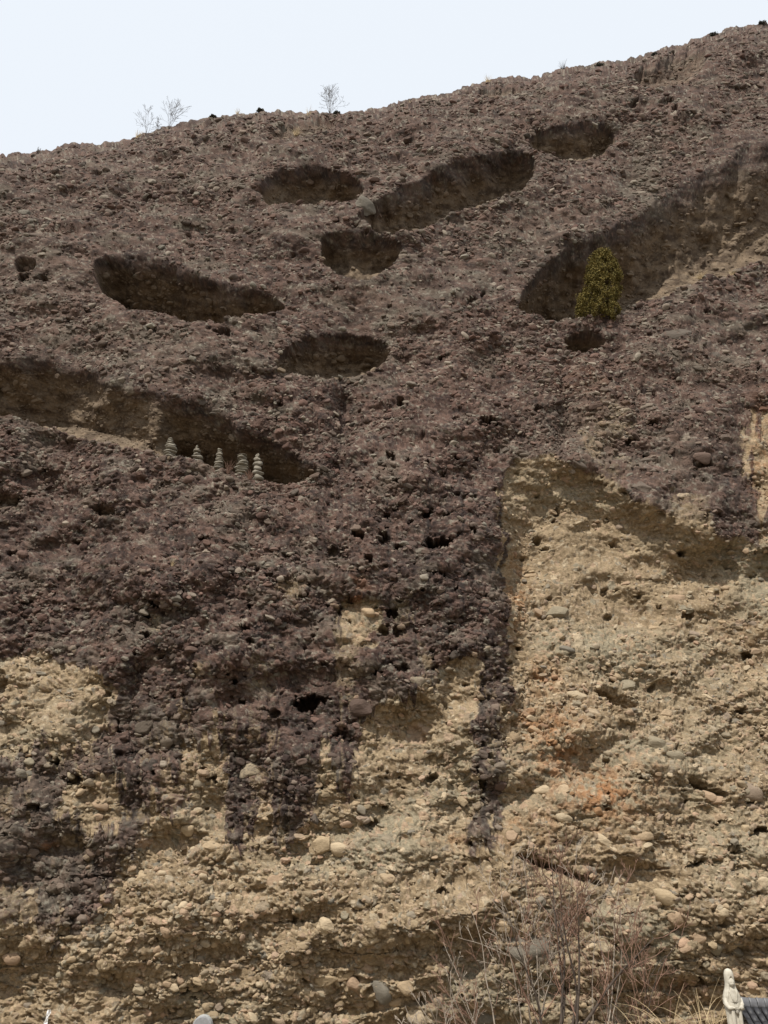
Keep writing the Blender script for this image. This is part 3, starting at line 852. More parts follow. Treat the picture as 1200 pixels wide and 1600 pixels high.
BIG = [  # px, py, half width px, height ratio, rnd, proudness, spin
    (390, 1207, 18, .95, .70, .35, 0), (560, 1107, 21, .75, .42, .4, .1), (258, 1158, 14, .7, .85, .35, .1), (872, 955, 18, .6, .62, .45, .1), (885, 1015, 13, .6, .88, .4, 0),
    (1058, 523, 30, .45, .70, .15, .05), (1125, 530, 15, .5, .4, .3, 0), (1005, 764, 19, .62, .75, .4, -.3), (1097, 716, 19, .6, .6, .5, .1), (1012, 722, 14, .5, .75, .4, -.1), (1068, 776, 11, .6, .75, .4, 0),
    (500, 1320, 20, .75, .25, .45, .2), (530, 1328, 20, .55, .75, .35, -.1), (508, 1447, 15, .85, .75, .45, 0), (22, 1491, 15, .75, .45, .45, .1), (508, 1530, 19, .5, .25, .3, -.1), (528, 1532, 13, .6, .3, .3, 0),
    (553, 1546, 18, .65, .45, .35, -.5), (592, 1553, 20, .85, .88, .3, -.2), (598, 1568, 15, .7, .9, .3, 0), (650, 1590, 17, 1.0, .72, .5, .1), (636, 1545, 16, .7, .3, .4, -.2), (622, 1570, 14, .7, .3, .35, .2), (571, 1515, 12, .7, .42, .3, 0),
    (1015, 1497, 19, .8, .25, .55, .1), (972, 1373, 12, .9, .75, .6, .2), (1172, 1241, 22, .75, .92, .35, -.2), (1190, 1380, 13, .7, .75, .4, .1), (1045, 1406, 26, .45, .25, .4, -.3), (1056, 1436, 16, .9, .4, .45, -.6),
    (1080, 1437, 12, .7, .75, .4, -.1), (1125, 1434, 11, .8, .3, .4, 0), (1130, 1430, 13, .8, .75, .4, 0), (1025, 1163, 20, .6, .62, .45, -.2), (1052, 1182, 18, .5, .62, .4, 0), (980, 1072, 17, .7, .62, .4, .1), (960, 1058, 11, .8, .3, .4, 0),
    (760, 1592, 30, .45, .88, .25, 0), (740, 1570, 12, .8, .3, .3, 0), (1178, 1543, 26, .6, .30, .0, -.1), (1118, 1480, 14, .8, .6, .3, 0), (1088, 1462, 13, 1.0, .4, .4, .3), (820, 1478, 36, .75, .88, .0, .2), (786, 1450, 14, .8, .3, .25, 0), (850, 1495, 20, .7, .9, .15, 0),
    (572, 322, 19, .85, .40, .62, .1), (605, 1375, 13, .7, .3, .3, 0), (430, 1374, 15, .75, .42, .4, .1), (286, 1413, 8, 1.2, .75, .45, -.4), (286, 1430, 10, .9, .45, .45, 0), (254, 1462, 11, .85, .42, .5, 0), (395, 1433, 11, .6, .45, .4, -.2),
    (272, 1540, 9, .8, .75, .45, 0), (284, 1530, 8, .8, .45, .4, 0), (355, 1440, 10, .7, .75, .3, 0), (222, 1370, 11, 1.1, .25, .3, .2), (296, 1296, 13, .8, .25, .3, 0), (330, 1322, 17, .6, .3, .3, 0), (156, 1260, 14, .6, .42, .3, -.1), (153, 1277, 11, .6, .42, .35, 0),
    (157, 1225, 8, .6, .42, .4, 0), (98, 1108, 11, .6, .42, .45, .1), (37, 1035, 6, 1.3, .75, .5, .2), (232, 1136, 19, .6, .4, .3, .1), (300, 1019, 11, .6, .42, .35, 0), (330, 890, 12, .6, .42, .3, -.2), (415, 885, 16, .5, .7, .35, 0),
    (440, 978, 10, .7, .7, .4, 0), (575, 955, 14, .9, .75, .35, -.2), (627, 1042, 10, .6, .75, .4, 0), (655, 1063, 15, .7, .62, .45, 0), (700, 1090, 11, .7, .25, .3, -.3), (775, 1110, 9, .9, .85, .45, 0), (835, 1140, 12, .6, .75, .4, -.4), (845, 1235, 15, .7, .75, .35, 0),
    (880, 1238, 11, .9, .75, .35, .1), (882, 1280, 15, .6, .7, .3, 0), (941, 1313, 16, .55, .75, .45, -.4), (875, 1305, 9, .8, .75, .4, 0), (800, 1305, 11, .9, .42, .4, 0), (1005, 1310, 19, .55, .3, .35, .2), (1100, 1330, 15, .5, .25, .35, 0), (1108, 1245, 15, .5, .42, .35, -.2),
    (1120, 1250, 10, .7, .45, .5, 0), (1087, 988, 12, .7, .92, .4, 0), (905, 1085, 20, .45, .72, .35, -.1), (1060, 935, 17, .6, .42, .3, .1), (1070, 950, 13, .6, .6, .3, 0), (1165, 1025, 13, .8, .62, .3, .2), (1020, 975, 11, .6, .3, .35, 0), (830, 900, 11, .6, .3, .3, 0),
    (735, 520, 8, .6, .75, .35, 0), (862, 505, 12, .5, .7, .3, 0), (687, 412, 9, .6, .75, .5, 0), (565, 735, 14, .5, .75, .35, -.1), (808, 535, 14, .6, .68, .2, -.2), (930, 540, 8, .6, .75, .3, 0), (980, 645, 10, .6, .7, .4, 0), (975, 645, 9, .6, .92, .4, 0), (1010, 635, 12, .5, .85, .4, 0),
    (900, 725, 17, .45, .75, .4, -.2), (935, 725, 12, .6, .75, .4, -.4), (860, 550, 8, .5, .8, .3, 0), (445, 330, 16, .4, .72, .3, .05), (40, 335, 11, .6, .72, .4, 0), (30, 315, 9, .6, .7, .4, 0), (55, 365, 14, .4, .68, .3, -.2), (490, 415, 10, .5, .75, .3, 0),
    (190, 463, 15, .5, .75, .4, -.2), (278, 496, 6, .7, .95, .5, 0), (480, 250, 9, .5, .7, .3, 0), (925, 140, 18, .45, .42, .2, 0), (1170, 155, 14, .4, .42, .2, 0), (650, 245, 10, .4, .7, .3, 0), (970, 355, 13, .4, .85, .35, -.1), (1000, 300, 12, .5, .9, .3, 0), (885, 300, 9, .5, .85, .3, 0)]


def build_big_stones():
    r = np.random.default_rng(99)
    items = list(BIG)
    taken = [(a[0], a[1], a[2]) for a in items]
    tries = 0
    while len(items) < 300 and tries < 20000:
        tries += 1
        x = r.uniform(0, 1200); y = r.uniform(1000, 1600) if r.random() < 0.72 else r.uniform(260, 1000)
        i, j = grid_ij(x, y)
        if ATT['carve'][i, j] > 0.15 or y < rid_py[j] + 40:
            continue
        m = px_to_m(P[i, j])
        w = r.uniform(0.19, 0.36) / m
        if any((x - a) ** 2 + ((y - b) * 1.3) ** 2 < (w + c) ** 2 * 0.9 for a, b, c in taken):
            continue
        taken.append((x, y, w))
        items.append((x, y, w, r.uniform(.5, .85), r.random(), r.uniform(.2, .5), r.normal() * 0.22))
    for k, (x, y, w, ar, rn, proud, spin) in enumerate(items):
        i, j = grid_ij(x, y)
        p = Vector(np.median(P[max(0, i - 3):i + 4, max(0, j - 3):j + 4].reshape(-1, 3), axis=0)); n = NRM[i, j]
        m = px_to_m(p)
        a = w * m; b = a * ar; c = 0.62 * min(a, b, 0.45) + 0.1 * min(a, .4)
        R3 = stone_frame(n, spin + r.normal() * 0.08)
        o = link('stone', big_protos[k % len(big_protos)], None, cliff)
        S = Matrix.Diagonal((a, b, c))
        loc = p + Vector(n) * (c * (proud * 1.1 - 0.66))
        o.matrix_world = Matrix.Translation(loc) @ (R3 @ S).to_4x4()
        for q in ('stain', 'orange', 'cave', 'grey', 'black', 'med', 'big', 'pale'):
            o[q] = float(ATT[q][i, j])
        if k < len(BIG) and y > 900:
            o['stain'] = o['stain'] * 0.85
        o['black'] = o['black'] * 0.4
        o['rnd'] = float(rn)
        o['clast'] = 1.0


build_big_stones()


def build_pebbles(NPEB=80000):
    """the uncountable smaller stones that stud the whole face"""
    r = np.random.default_rng(5)
    col = bpy.data.collections.new('stone_shapes')
    for k, m in enumerate(protos):
        o = bpy.data.objects.new('stone_shape_%02d' % k, m)
        col.objects.link(o)
    A = np.zeros((NR, NC))
    du = np.linalg.norm(P[:-1, 1:] - P[:-1, :-1], axis=-1); dv = np.linalg.norm(P[1:, :-1] - P[:-1, :-1], axis=-1)
    A[:-1, :-1] = np.minimum(du, .3) * np.minimum(dv, .3)
    dens = 0.25 + 1.0 * sstep(-0.30, 0.40, fbm(P[..., 0] / 4.2 + 9, P[..., 2] / 2.6, 59, 4))
    A *= dens
    A *= (1 - 0.45 * ATT['cave'])
    A[(PX < -260) | (PX > 1460)] *= 0.3
    A *= 1 - 0.35 * (1 - ATT['stain']) - 0.4 * np.exp(-((PX - 960) / 170.0) ** 2 - ((PY - 880) / 95.0) ** 2)
    A[:4] = 0
    A[(ATT['carve'] > 0.12) & (ATT['cave'] < 0.35)] = 0
    cdf = np.cumsum(A.ravel()); cdf /= cdf[-1]
    ii = np.searchsorted(cdf, r.random(NPEB))
    pos = P.reshape(-1, 3)[ii]; n = NRM.reshape(-1, 3)[ii]
    size = 0.036 + 0.040 * r.exponential(1.0, NPEB) * r.uniform(.5, 1.7, NPEB)
    size = np.clip(size, 0.035, 0.25)
    far = np.clip(((pos - EYE) @ _f) / 34.0, 1, 2.2)
    size *= 0.55 + 0.45 * far
    sx = size * r.uniform(.9, 1.4, NPEB); sy = size * r.uniform(.5, .95, NPEB); sz = size * r.uniform(.45, .9, NPEB)
    pos = pos + n * (sz * r.uniform(-0.62, 0.28, NPEB))[:, None]
    out = n * 0.8 + np.array([0, -0.3, 0.0]); out += r.normal(0, 0.22, out.shape); out /= np.linalg.norm(out, axis=1, keepdims=True)
    xa = np.array([1.0, 0, 0]) - out * out[:, :1]; xa /= np.linalg.norm(xa, axis=1, keepdims=True)
    ya = np.cross(out, xa)
    sp = r.normal(0, 0.4, NPEB)
    c, s = np.cos(sp)[:, None], np.sin(sp)[:, None]
    X2 = xa * c + ya * s; Y2 = ya * c - xa * s
    # rotation matrix columns X2, Y2, out -> XYZ euler
    m20 = X2[:, 2]; m21 = Y2[:, 2]; m22 = out[:, 2]; m00 = X2[:, 0]; m10 = X2[:, 1]
    eul = np.stack([np.arctan2(m21, m22), np.arcsin(np.clip(-m20, -1, 1)), np.arctan2(m10, m00)], -1)
    me = bpy.data.meshes.new('pebbles')
    me.vertices.add(NPEB)
    me.vertices.foreach_set('co', pos.astype(np.float32).ravel())
    for q in ('stain', 'orange', 'cave', 'grey', 'black', 'med', 'big', 'pale'):
        fattr(me, q, ATT[q].ravel()[ii] * (0.6 if q == 'black' else 1.0))
    fattr(me, 'rnd', r.random(NPEB)); fattr(me, 'clast', np.ones(NPEB))
    for nm, arr in (('rot', eul), ('scl', np.stack([sx, sy, sz], -1))):
        a = me.attributes.new(nm, 'FLOAT_VECTOR', 'POINT')
        a.data.foreach_set('vector', arr.astype(np.float32).ravel())
    a = me.attributes.new('idx', 'INT', 'POINT')
    a.data.foreach_set('value', r.integers(0, len(protos), NPEB).astype(np.int32))
    o = link('pebbles', me, None, cliff)
    tag(o, kind='stuff')
    ng = bpy.data.node_groups.new('stud_with_stones', 'GeometryNodeTree')
    ng.interface.new_socket('Geometry', in_out='INPUT', socket_type='NodeSocketGeometry')
    ng.interface.new_socket('Geometry', in_out='OUTPUT', socket_type='NodeSocketGeometry')
    N = ng.nodes.new
    gi = N('NodeGroupInput'); go = N('NodeGroupOutput')
    ci = N('GeometryNodeCollectionInfo'); ci.inputs['Collection'].default_value = col
    ci.inputs['Separate Children'].default_value = True; ci.inputs['Reset Children'].default_value = True
    ip = N('GeometryNodeInstanceOnPoints'); ip.inputs['Pick Instance'].default_value = True
    def na(nm, dt):
        q = N('GeometryNodeInputNamedAttribute'); q.data_type = dt; q.inputs['Name'].default_value = nm
        return q.outputs['Attribute']
    e2r = N('FunctionNodeEulerToRotation')
    L = ng.links.new
    L(gi.outputs[0], ip.inputs['Points']); L(ci.outputs[0], ip.inputs['Instance'])
    L(na('idx', 'INT'), ip.inputs['Instance Index'])
    L(na('rot', 'FLOAT_VECTOR'), e2r.inputs[0]); L(e2r.outputs[0], ip.inputs['Rotation'])
    L(na('scl', 'FLOAT_VECTOR'), ip.inputs['Scale'])
    L(ip.outputs[0], go.inputs[0])
    md = o.modifiers.new('stones', 'NODES')
    md.node_group = ng


build_pebbles()


# ------------------------------------------------------------------ things: mesh collector
class MB:
    def __init__(self):
        self.v = []; self.f = []

    def tube(self, pts, rad, sides=5, cap=True):
        pts = [Vector(p) for p in pts]
        b = len(self.v)
        up = Vector((0.31, 0.17, 0.93))
        for i, p in enumerate(pts):
            t = (pts[min(i + 1, len(pts) - 1)] - pts[max(i - 1, 0)]).normalized()
            a = t.cross(up)
            if a.length < 1e-3:
                a = t.cross(Vector((1, 0, 0)))
            a.normalize(); c = t.cross(a)
            for k in range(sides):
                th = 2 * math.pi * k / sides
                self.v.append(p + (a * math.cos(th) + c * math.sin(th)) * rad[i])
        for i in range(len(pts) - 1):
            for k in range(sides):
                k2 = (k + 1) % sides
                self.f.append((b + i * sides + k, b + i * sides + k2, b + (i + 1) * sides + k2, b + (i + 1) * sides + k))
        if cap:
            self.f.append(tuple(b + k for k in range(sides))[::-1])
            e = b + (len(pts) - 1) * sides
            self.f.append(tuple(e + k for k in range(sides)))

    def face(self, *pts):
        b = len(self.v)
        self.v += [Vector(p) for p in pts]
        self.f.append(tuple(range(b, b + len(pts))))

    def box(self, lo, hi):
        (x0, y0, z0), (x1, y1, z1) = lo, hi
        b = len(self.v)
        self.v += [Vector(p) for p in [(x0, y0, z0), (x1, y0, z0), (x1, y1, z0), (x0, y1, z0), (x0, y0, z1), (x1, y0, z1), (x1, y1, z1), (x0, y1, z1)]]
        self.f += [tuple(b + i for i in q) for q in [(3, 2, 1, 0), (4, 5, 6, 7), (0, 1, 5, 4), (1, 2, 6, 5), (2, 3, 7, 6), (3, 0, 4, 7)]]

    def rings(self, rings, close_top=True, close_bottom=True):
        """list of equal-length closed loops"""
        b = len(self.v); n = len(rings[0])
        for r in rings:
            self.v += [Vector(p) for p in r]
        for i in range(len(rings) - 1):
            for k in range(n):
                k2 = (k + 1) % n
                self.f.append((b + i * n + k, b + i * n + k2, b + (i + 1) * n + k2, b + (i + 1) * n + k))
        if close_bottom:
            self.f.append(tuple(b + k for k in range(n))[::-1])
        if close_top:
            e = b + (len(rings) - 1) * n
            self.f.append(tuple(e + k for k in range(n)))

    def build(self, name, mat, parent=None, smooth=True):
        me = bpy.data.meshes.new(name)
        me.from_pydata([tuple(v) for v in self.v], [], self.f)
        me.polygons.foreach_set('use_smooth', [smooth] * len(me.polygons))
        me.update()
        return link(name, me, mat, parent)


GROUND_Z = -1.0


# ------------------------------------------------------------------ cairns on the ledge
def build_cairns():
    specs = [  # base px, base py, top py, half-width px at base, label
        (266, 716, 687, 8.5, 'grey stone cairn on the cave ledge, leftmost of the five, beside the rock pillar', .25),
        (308, 728, 699, 7.5, 'grey stone cairn with sharply pointed top, second from left on cave ledge', .12),
        (342, 739, 705, 7.0, 'grey stone cairn with rounded top, middle one of five on cave ledge', .3),
        (377, 748, 714, 7.5, 'blunt flat-topped stone cairn, fourth from left on cave ledge', .62),
        (402, 757, 714, 8.0, 'tallest grey stone cairn on the cave ledge, rightmost of the five', .25)]
    cm = [rock_mesh('cairn_stone_shape', 500 + i, 2, 0.6) for i in range(6)]
    for m in cm:
        m.materials.append(M_CAIRN)
    r = random.Random(4)
    for (bx, by, ty, hw, label, topw) in specs:
        i, j = grid_ij(bx, by + 5)
        # the lip of the ledge: the foremost point of the rock just below the mouth
        ys = P[max(0, i - 6):i + 5, j]
        k = int(np.argmin(ys[:, 1]))
        Y = float(ys[k][1]) + 0.55
        base = at(bx, by - 3, Y); top = at(bx + 2, ty - 3, Y)
        H = top.z - base.z
        W = hw * float(px_to_m(base)) * 1.55
        root = empty('stone_cairn', base - Vector((0, 0, 0.25)))
        root.rotation_euler = (r.uniform(-.04, .04), r.uniform(-.05, .07), 0)
        W *= r.uniform(.88, 1.1)
        tag(root, label, 'cairn', 'stone cairns on the cave ledge')
        n = r.choice([7, 8, 9, 10])
        z = 0.0
        hs = [1.25 - 0.06 * q + r.uniform(-.32, .32) for q in range(n)]
        tot = sum(hs)
        for q in range(n):
            h = hs[q] / tot * (H + 0.25)
            f = q / (n - 1)
            w = W * ((1 - f ** 1.5) + (topw + .12) * f ** 1.5) * r.uniform(.88, 1.1)
            o = link('stone', cm[r.randrange(6)], None, root)
            o.location = (r.uniform(-.07, .07) * W + (top.x - base.x) * f, r.uniform(-.05, .05), z + h / 2)
            o.scale = (w, w * r.uniform(.75, .95), h * 0.62)
            o.rotation_euler = (r.uniform(-.1, .1), r.uniform(-.12, .12), r.uniform(0, 6.28))
            z += h


build_cairns()


# ------------------------------------------------------------------ bare shrubs
def grow(mb_thick, mb_thin, p, d, length, rad, level, r, up=0.25, wig=0.16, maxlevel=3, dens=1.0, thin_r=0.006):
    n = max(4, int(5 + length * 1.2))
    pts = [p.copy()]; rads = [rad]
    dd = d.normalized()
    seg = length / n
    tgt = mb_thick if level == 0 else mb_thin
    for i in range(n):
        dd = (dd + Vector((r.gauss(0, wig), r.gauss(0, wig), r.gauss(0, wig) + up * 0.35))).normalized()
        pts.append(pts[-1] + dd * seg)
        rads.append(max(thin_r, rad * (1 - 0.85 * (i + 1) / n)))
    tgt.tube(pts, rads, 6 if level == 0 else (4 if level == 1 else 3), cap=level == 0)
    if level < maxlevel:
        nb = int(round({0: 8, 1: 5, 2: 3}[level] * dens))
        for q in range(nb):
            f = r.uniform(0.25 if level == 0 else 0.2, 0.97)
            k = min(len(pts) - 2, int(f * n))
            b = pts[k].lerp(pts[k + 1], r.random())
            t = (pts[k + 1] - pts[k]).normalized()
            ax = t.cross(Vector((r.gauss(0, 1), r.gauss(0, 1), r.gauss(0, 1)))).normalized()
            ang = r.uniform(0.4, 0.95)
            nd = (t * math.cos(ang) + ax * math.sin(ang)).normalized()
            ln = length * (1 - 0.55 * f) * r.uniform(0.35, 0.62)
            grow(mb_thick, mb_thin, b, nd, ln, max(thin_r, rads[k] * 0.55), level + 1, r, up, wig, maxlevel, dens, thin_r)


def shrub(name, label, base, stems, seed, mat_stem, mat_twig, rad, group=None, dens=1.0, thin_r=0.006, wig=0.13, maxlevel=3, cat='shrub'):
    """stems: list of (dx, dy, dz) end offsets"""
    r = random.Random(seed)
    root = empty(name, base)
    tag(root, label, cat, group)
    a = MB(); b = MB()
    for (dx, dy, dz) in stems:
        L = Vector((dx, dy, dz))
        d0 = Vector((dx * 0.55, dy * 0.55, dz)).normalized()
        st = Vector((r.uniform(-.12, .12), r.uniform(-.12, .12), 0)) * min(1.0, rad * 10)
        grow(a, b, st, (d0 * 0.6 + L.normalized() * 0.4), L.length, rad * r.uniform(.7, 1.1), 0, r, 0.10, wig, maxlevel, dens, thin_r)
    a.build('stem', mat_stem, root)
    tag(b.build('twigs', mat_twig, root), kind='stuff')
    return root


def stems_to(base, ends, Y):
    out = []
    for (px, py) in ends:
        e = at(px, py, Y)
        out.append((e.x - base.x, random.Random(px).uniform(-1.2, 1.2), e.z - base.z))
    return out


def build_shrubs():
    for (bx, Y, ends, label, mats, rad, dens, seed) in [
        (868, 34.0, [(862, 1330), (915, 1345), (815, 1350), (965, 1410), (760, 1440), (890, 1400)], 'tallest bare shrub with a dark trunk at the foot of the cliff', (M_TWIG_DARK, M_TWIG_RED), .095, 1.0, 1),
        (835, 35.2, [(830, 1330), (775, 1345), (735, 1410), (790, 1390)], 'grey-stemmed bare shrub just left of the dark-trunked shrub', (M_TWIG_GREY, M_TWIG_GREY), .05, 1.0, 2),
        (785, 34.6, [(685, 1470), (715, 1410), (650, 1530), (690, 1540)], 'low reddish bare shrub, leftmost at the foot of the cliff, leaning left', (M_TWIG_GREY, M_TWIG_RED), .042, .95, 3),
        (935, 35.0, [(925, 1335), (965, 1365), (1010, 1430), (900, 1380)], 'slender bare shrub right of the dark-trunked shrub, twigs tinged red', (M_TWIG_GREY, M_TWIG_RED), .045, .9, 4),
        (975, 33.6, [(1030, 1440), (1055, 1500), (1000, 1470), (1045, 1540)], 'spreading bare shrub with arching reddish twigs, nearest the statue', (M_TWIG_DARK, M_TWIG_RED), .04, .9, 5),
        (720, 33.0, [(680, 1530), (705, 1550), (745, 1520), (650, 1570)], 'sprawl of thin pale stems low at left of the shrubs', (M_TWIG_GREY, M_TWIG_GREY), .03, .8, 6)]:
        b = at(bx, 1605, Y); base = Vector((b.x, Y, GROUND_Z - 0.15))
        shrub('bare_shrub', label, base, stems_to(base, ends, Y), seed, mats[0], mats[1], rad, 'bare shrubs at the cliff foot', dens * .70, 0.0115, .11)


build_shrubs()


# ------------------------------------------------------------------ dry grass
def grass_tuft(label, base, n, length, spread, seed, mat=None, width=0.012, group=None, lean=(0, 0), name='grass_tuft', cat='grass'):
    r = random.Random(seed)
    mb = MB()
    for _ in range(n):
        a = r.uniform(0, 2 * math.pi)
        L = length * r.uniform(.5, 1.1)
        out = Vector((math.cos(a), math.sin(a), 0)) * spread * r.uniform(.2, 1.2) + Vector((lean[0], lean[1], 0))
        st = Vector((math.cos(a), math.sin(a), 0)) * r.uniform(0, .12) * length
        side = Vector((-math.sin(a), math.cos(a), 0)) * width
        pts = []
        for k in range(6):
            f = k / 5
            pts.append(st + out * (f ** 1.5) * L + Vector((0, 0, L * (f - 0.42 * f * f * min(1.4, out.length) * 1.3))))
        mb.tube(pts, [width * (1 - 0.8 * k / 5) for k in range(6)], 3, cap=False)
    o = mb.build(name, mat or M_GRASS)
    o.location = base
    return tag(o, label, cat, group)


def ridge_pt(px, down=4, back=0.0):
    j = int(np.argmin(np.abs(c_px - px)))
    i = int(np.argmin(np.abs(PY[:, j] - rid_py[j] - down)))
    return Vector(P[i, j]) + Vector((0, back, 0))


def build_grass():
    g1 = 'dry grass tufts beside the statue'
    for (px, py, Y, n, L, sp, lab, sd) in [
        (1098, 1612, 27, 24, 2.0, .95, 'long pale arching dry grass tuft just left of the statue', 1),
        (1050, 1615, 29, 22, 1.8, 1.0, 'sprawling dry grass tuft between the shrubs and the statue', 2),
        (1005, 1618, 31, 20, 1.6, .9, 'short dry grass tuft at the right foot of the shrubs', 3),
        (1117, 1606, 24.5, 9, 1.3, .4, 'orange dry grass stems standing right against the statue', 4)]:
        b = at(px, py, Y)
        grass_tuft(lab, b - Vector((0, 0, .25)), max(7, int(n * .6)), L, sp, sd, M_GRASS, .014, g1)
    g2 = 'dry grass on the ridge'
    for (px, n, L, sp, lab, sd) in [
        (214, 40, 1.3, .35, 'reddish dry grass tuft on the ridge, left of the two bare saplings', 11),
        (372, 30, 1.0, .4, 'thin dry grass on the ridge crest between sapling pairs', 12),
        (482, 26, 1.6, .3, 'dry grass stalks on the ridge just left of the bushy bare sapling', 13),
        (762, 60, 1.4, .4, 'golden dry grass tuft on the ridge knob above the long hollow', 14),
        (880, 34, 1.5, .4, 'dark dry stalks on the right part of the ridge', 15),
        (640, 14, .8, .4, 'few short grass blades on the ridge, left of the golden tuft', 16)]:
        b = ridge_pt(px, 3)
        grass_tuft(lab, b - Vector((0, 0, .15)), n, L, sp, sd, M_GRASS if sd != 15 else M_TWIG_DARK, .018, g2)
    g3 = 'dry grass in the hollows'
    for (px, py, n, L, sp, lab, sd, m) in [
        (1095, 437, 70, .9, .8, 'golden dry grass on the sill of the large right hollow', 21, M_GRASS),
        (1145, 431, 50, .8, .8, 'golden dry grass on the hollow sill nearest the right edge', 22, M_GRASS),
        (357, 740, 30, 1.1, .35, 'brown dry weed between third and fourth cairn on the ledge', 23, M_TWIG_RED),
        (390, 750, 30, .9, .5, 'reddish dry weed between the two rightmost cairns', 24, M_TWIG_RED),
        (462, 212, 80, 1.2, .6, 'pale grass filling the shallow niche under the ridge', 25, M_GRASS),
        (905, 507, 14, 1.0, .5, 'thin reddish stalks on the sill left of the conifer', 26, M_TWIG_RED),
        (268, 885, 8, .9, .5, 'lone wisp of dry grass on the dark rock below the cairns', 27, M_GRASS)]:
        i, j = grid_ij(px, py + 3)
        ys = P[max(0, i - 5):i + 4, j]
        p = ys[int(np.argmin(ys[:, 1]))]
        b = at(px, py, float(p[1]) + 0.12)
        grass_tuft(lab, b, n, L, sp, sd, m, .014, g3)


build_grass()


def build_ridge_saplings():
    g = 'bare saplings on the ridge'
    for (px, top, half, n, lab, sd) in [
        (264, 160, 17, 6, 'bare fan-shaped sapling on the left part of the ridge', 31),
        (228, 172, 10, 4, 'sparse crooked bare sapling leaning left on the ridge', 32),
        (516, 138, 18, 9, 'bushy rounded bare sapling on the middle of the ridge', 33),
        (57, 231, 9, 5, 'tiny bare bush on the ridge near the left edge', 34),
        (247, 186, 7, 3, 'small bare twig bush between the two left ridge saplings', 35)]:
        b = ridge_pt(px, 4)
        Y = b.y
        m = float(px_to_m(b))
        H = at(px, top, Y).z - b.z
        r = random.Random(sd)
        st = []
        for k in range(n):
            f = (k + .5) / n * 2 - 1
            st.append((f * half * m * 0.9, r.uniform(-.5, .5), H * (1 - 0.25 * f * f)))
        shrub('bare_sapling', lab, b - Vector((0, 0, .1)), st, sd, M_TWIG_DARK, M_TWIG_DARK, .022, g, .75, .009, .10, 2, cat='sapling')


build_ridge_saplings()


# ------------------------------------------------------------------ foliage
def leaf_cloud(points, size, seed, squash=0.6, per=1):
    r = np.random.default_rng(seed)
    pts = np.repeat(np.asarray(points, float), per, 0)
    n = len(pts)
    a = r.normal(size=(n, 3)); a /= np.linalg.norm(a, axis=1, keepdims=True)
    b = r.normal(size=(n, 3)); b -= a * np.sum(a * b, 1, keepdims=True); b /= np.linalg.norm(b, axis=1, keepdims=True)
    s = size * r.uniform(.6, 1.3, (n, 1))
    V = np.stack([pts - a * s, pts + b * s * squash, pts + a * s, pts - b * s * squash], 1).reshape(-1, 3)
    return np_mesh('foliage', V, np.arange(n * 4).reshape(n, 4), smooth=False)


def build_conifer():
    i, j = grid_ij(938, 508)
    ys = P[max(0, i - 8):i + 3, j]
    Y = float(ys[:, 1].min()) + 0.25
    base = at(936, 500, Y); top = at(941, 392, Y)
    H = top.z - base.z
    m = float(px_to_m(base))
    W = 33 * m
    root = empty('conifer_tree', base - Vector((0, 0, .3)))
    tag(root, 'small dense yellow-green conifer growing in the mouth of the large right hollow', 'tree')
    tr = MB()
    lean = (top.x - base.x)
    tr.tube([(0, 0, -.2), (.02, 0, H * .3), (lean * .5, 0, H * .6), (lean, 0, H * .95)], [.16, .13, .08, .02], 7)
    tr.build('trunk', M_BARK, root)
    r = np.random.default_rng(12)
    pts = []
    limbs = MB()
    for k in range(520):                                   # clumps on short limbs
        f = r.random() ** 0.85
        # outline: bulging lower left, rounded tip
        prof = np.interp(f, [0, .1, .25, .45, .65, .8, .93, 1.0], [.80, .98, 1.0, .96, .86, .70, .46, .20])
        a = r.uniform(0, 2 * math.pi)
        rr = W * prof * (0.35 + 0.65 * math.sqrt(r.random())) * r.uniform(.85, 1.08)
        c = np.array([math.cos(a) * rr + lean * f + W * np.interp(f, [0, .25, .5, .7, 1], [-.08, -.10, .12, .06, 0.0]), math.sin(a) * rr * .8, .15 + H * f])
        if r.random() < .35:
            limbs.tube([(lean * f, 0, max(0, c[2] - .25)), tuple(c * .9 + np.array([lean * f, 0, c[2] - .25]) * .1)], [.03, .01], 4)
        if math.sin(a * 3 + f * 9) > .86 and f > .15:
            continue                                   # gaps between the boughs
        cs = r.uniform(.18, .36)
        q = r.normal(size=(76, 3)); q /= np.linalg.norm(q, axis=1, keepdims=True)
        q *= (r.random((76, 1)) ** .4) * cs * np.array([1, 1, 1.35])
        pts.append(c + q)
    limbs.build('limbs', M_BARK, root)
    me = leaf_cloud(np.concatenate(pts), 0.066, 3, .6)
    link('crown', me, M_CONIFER, root)


build_conifer()


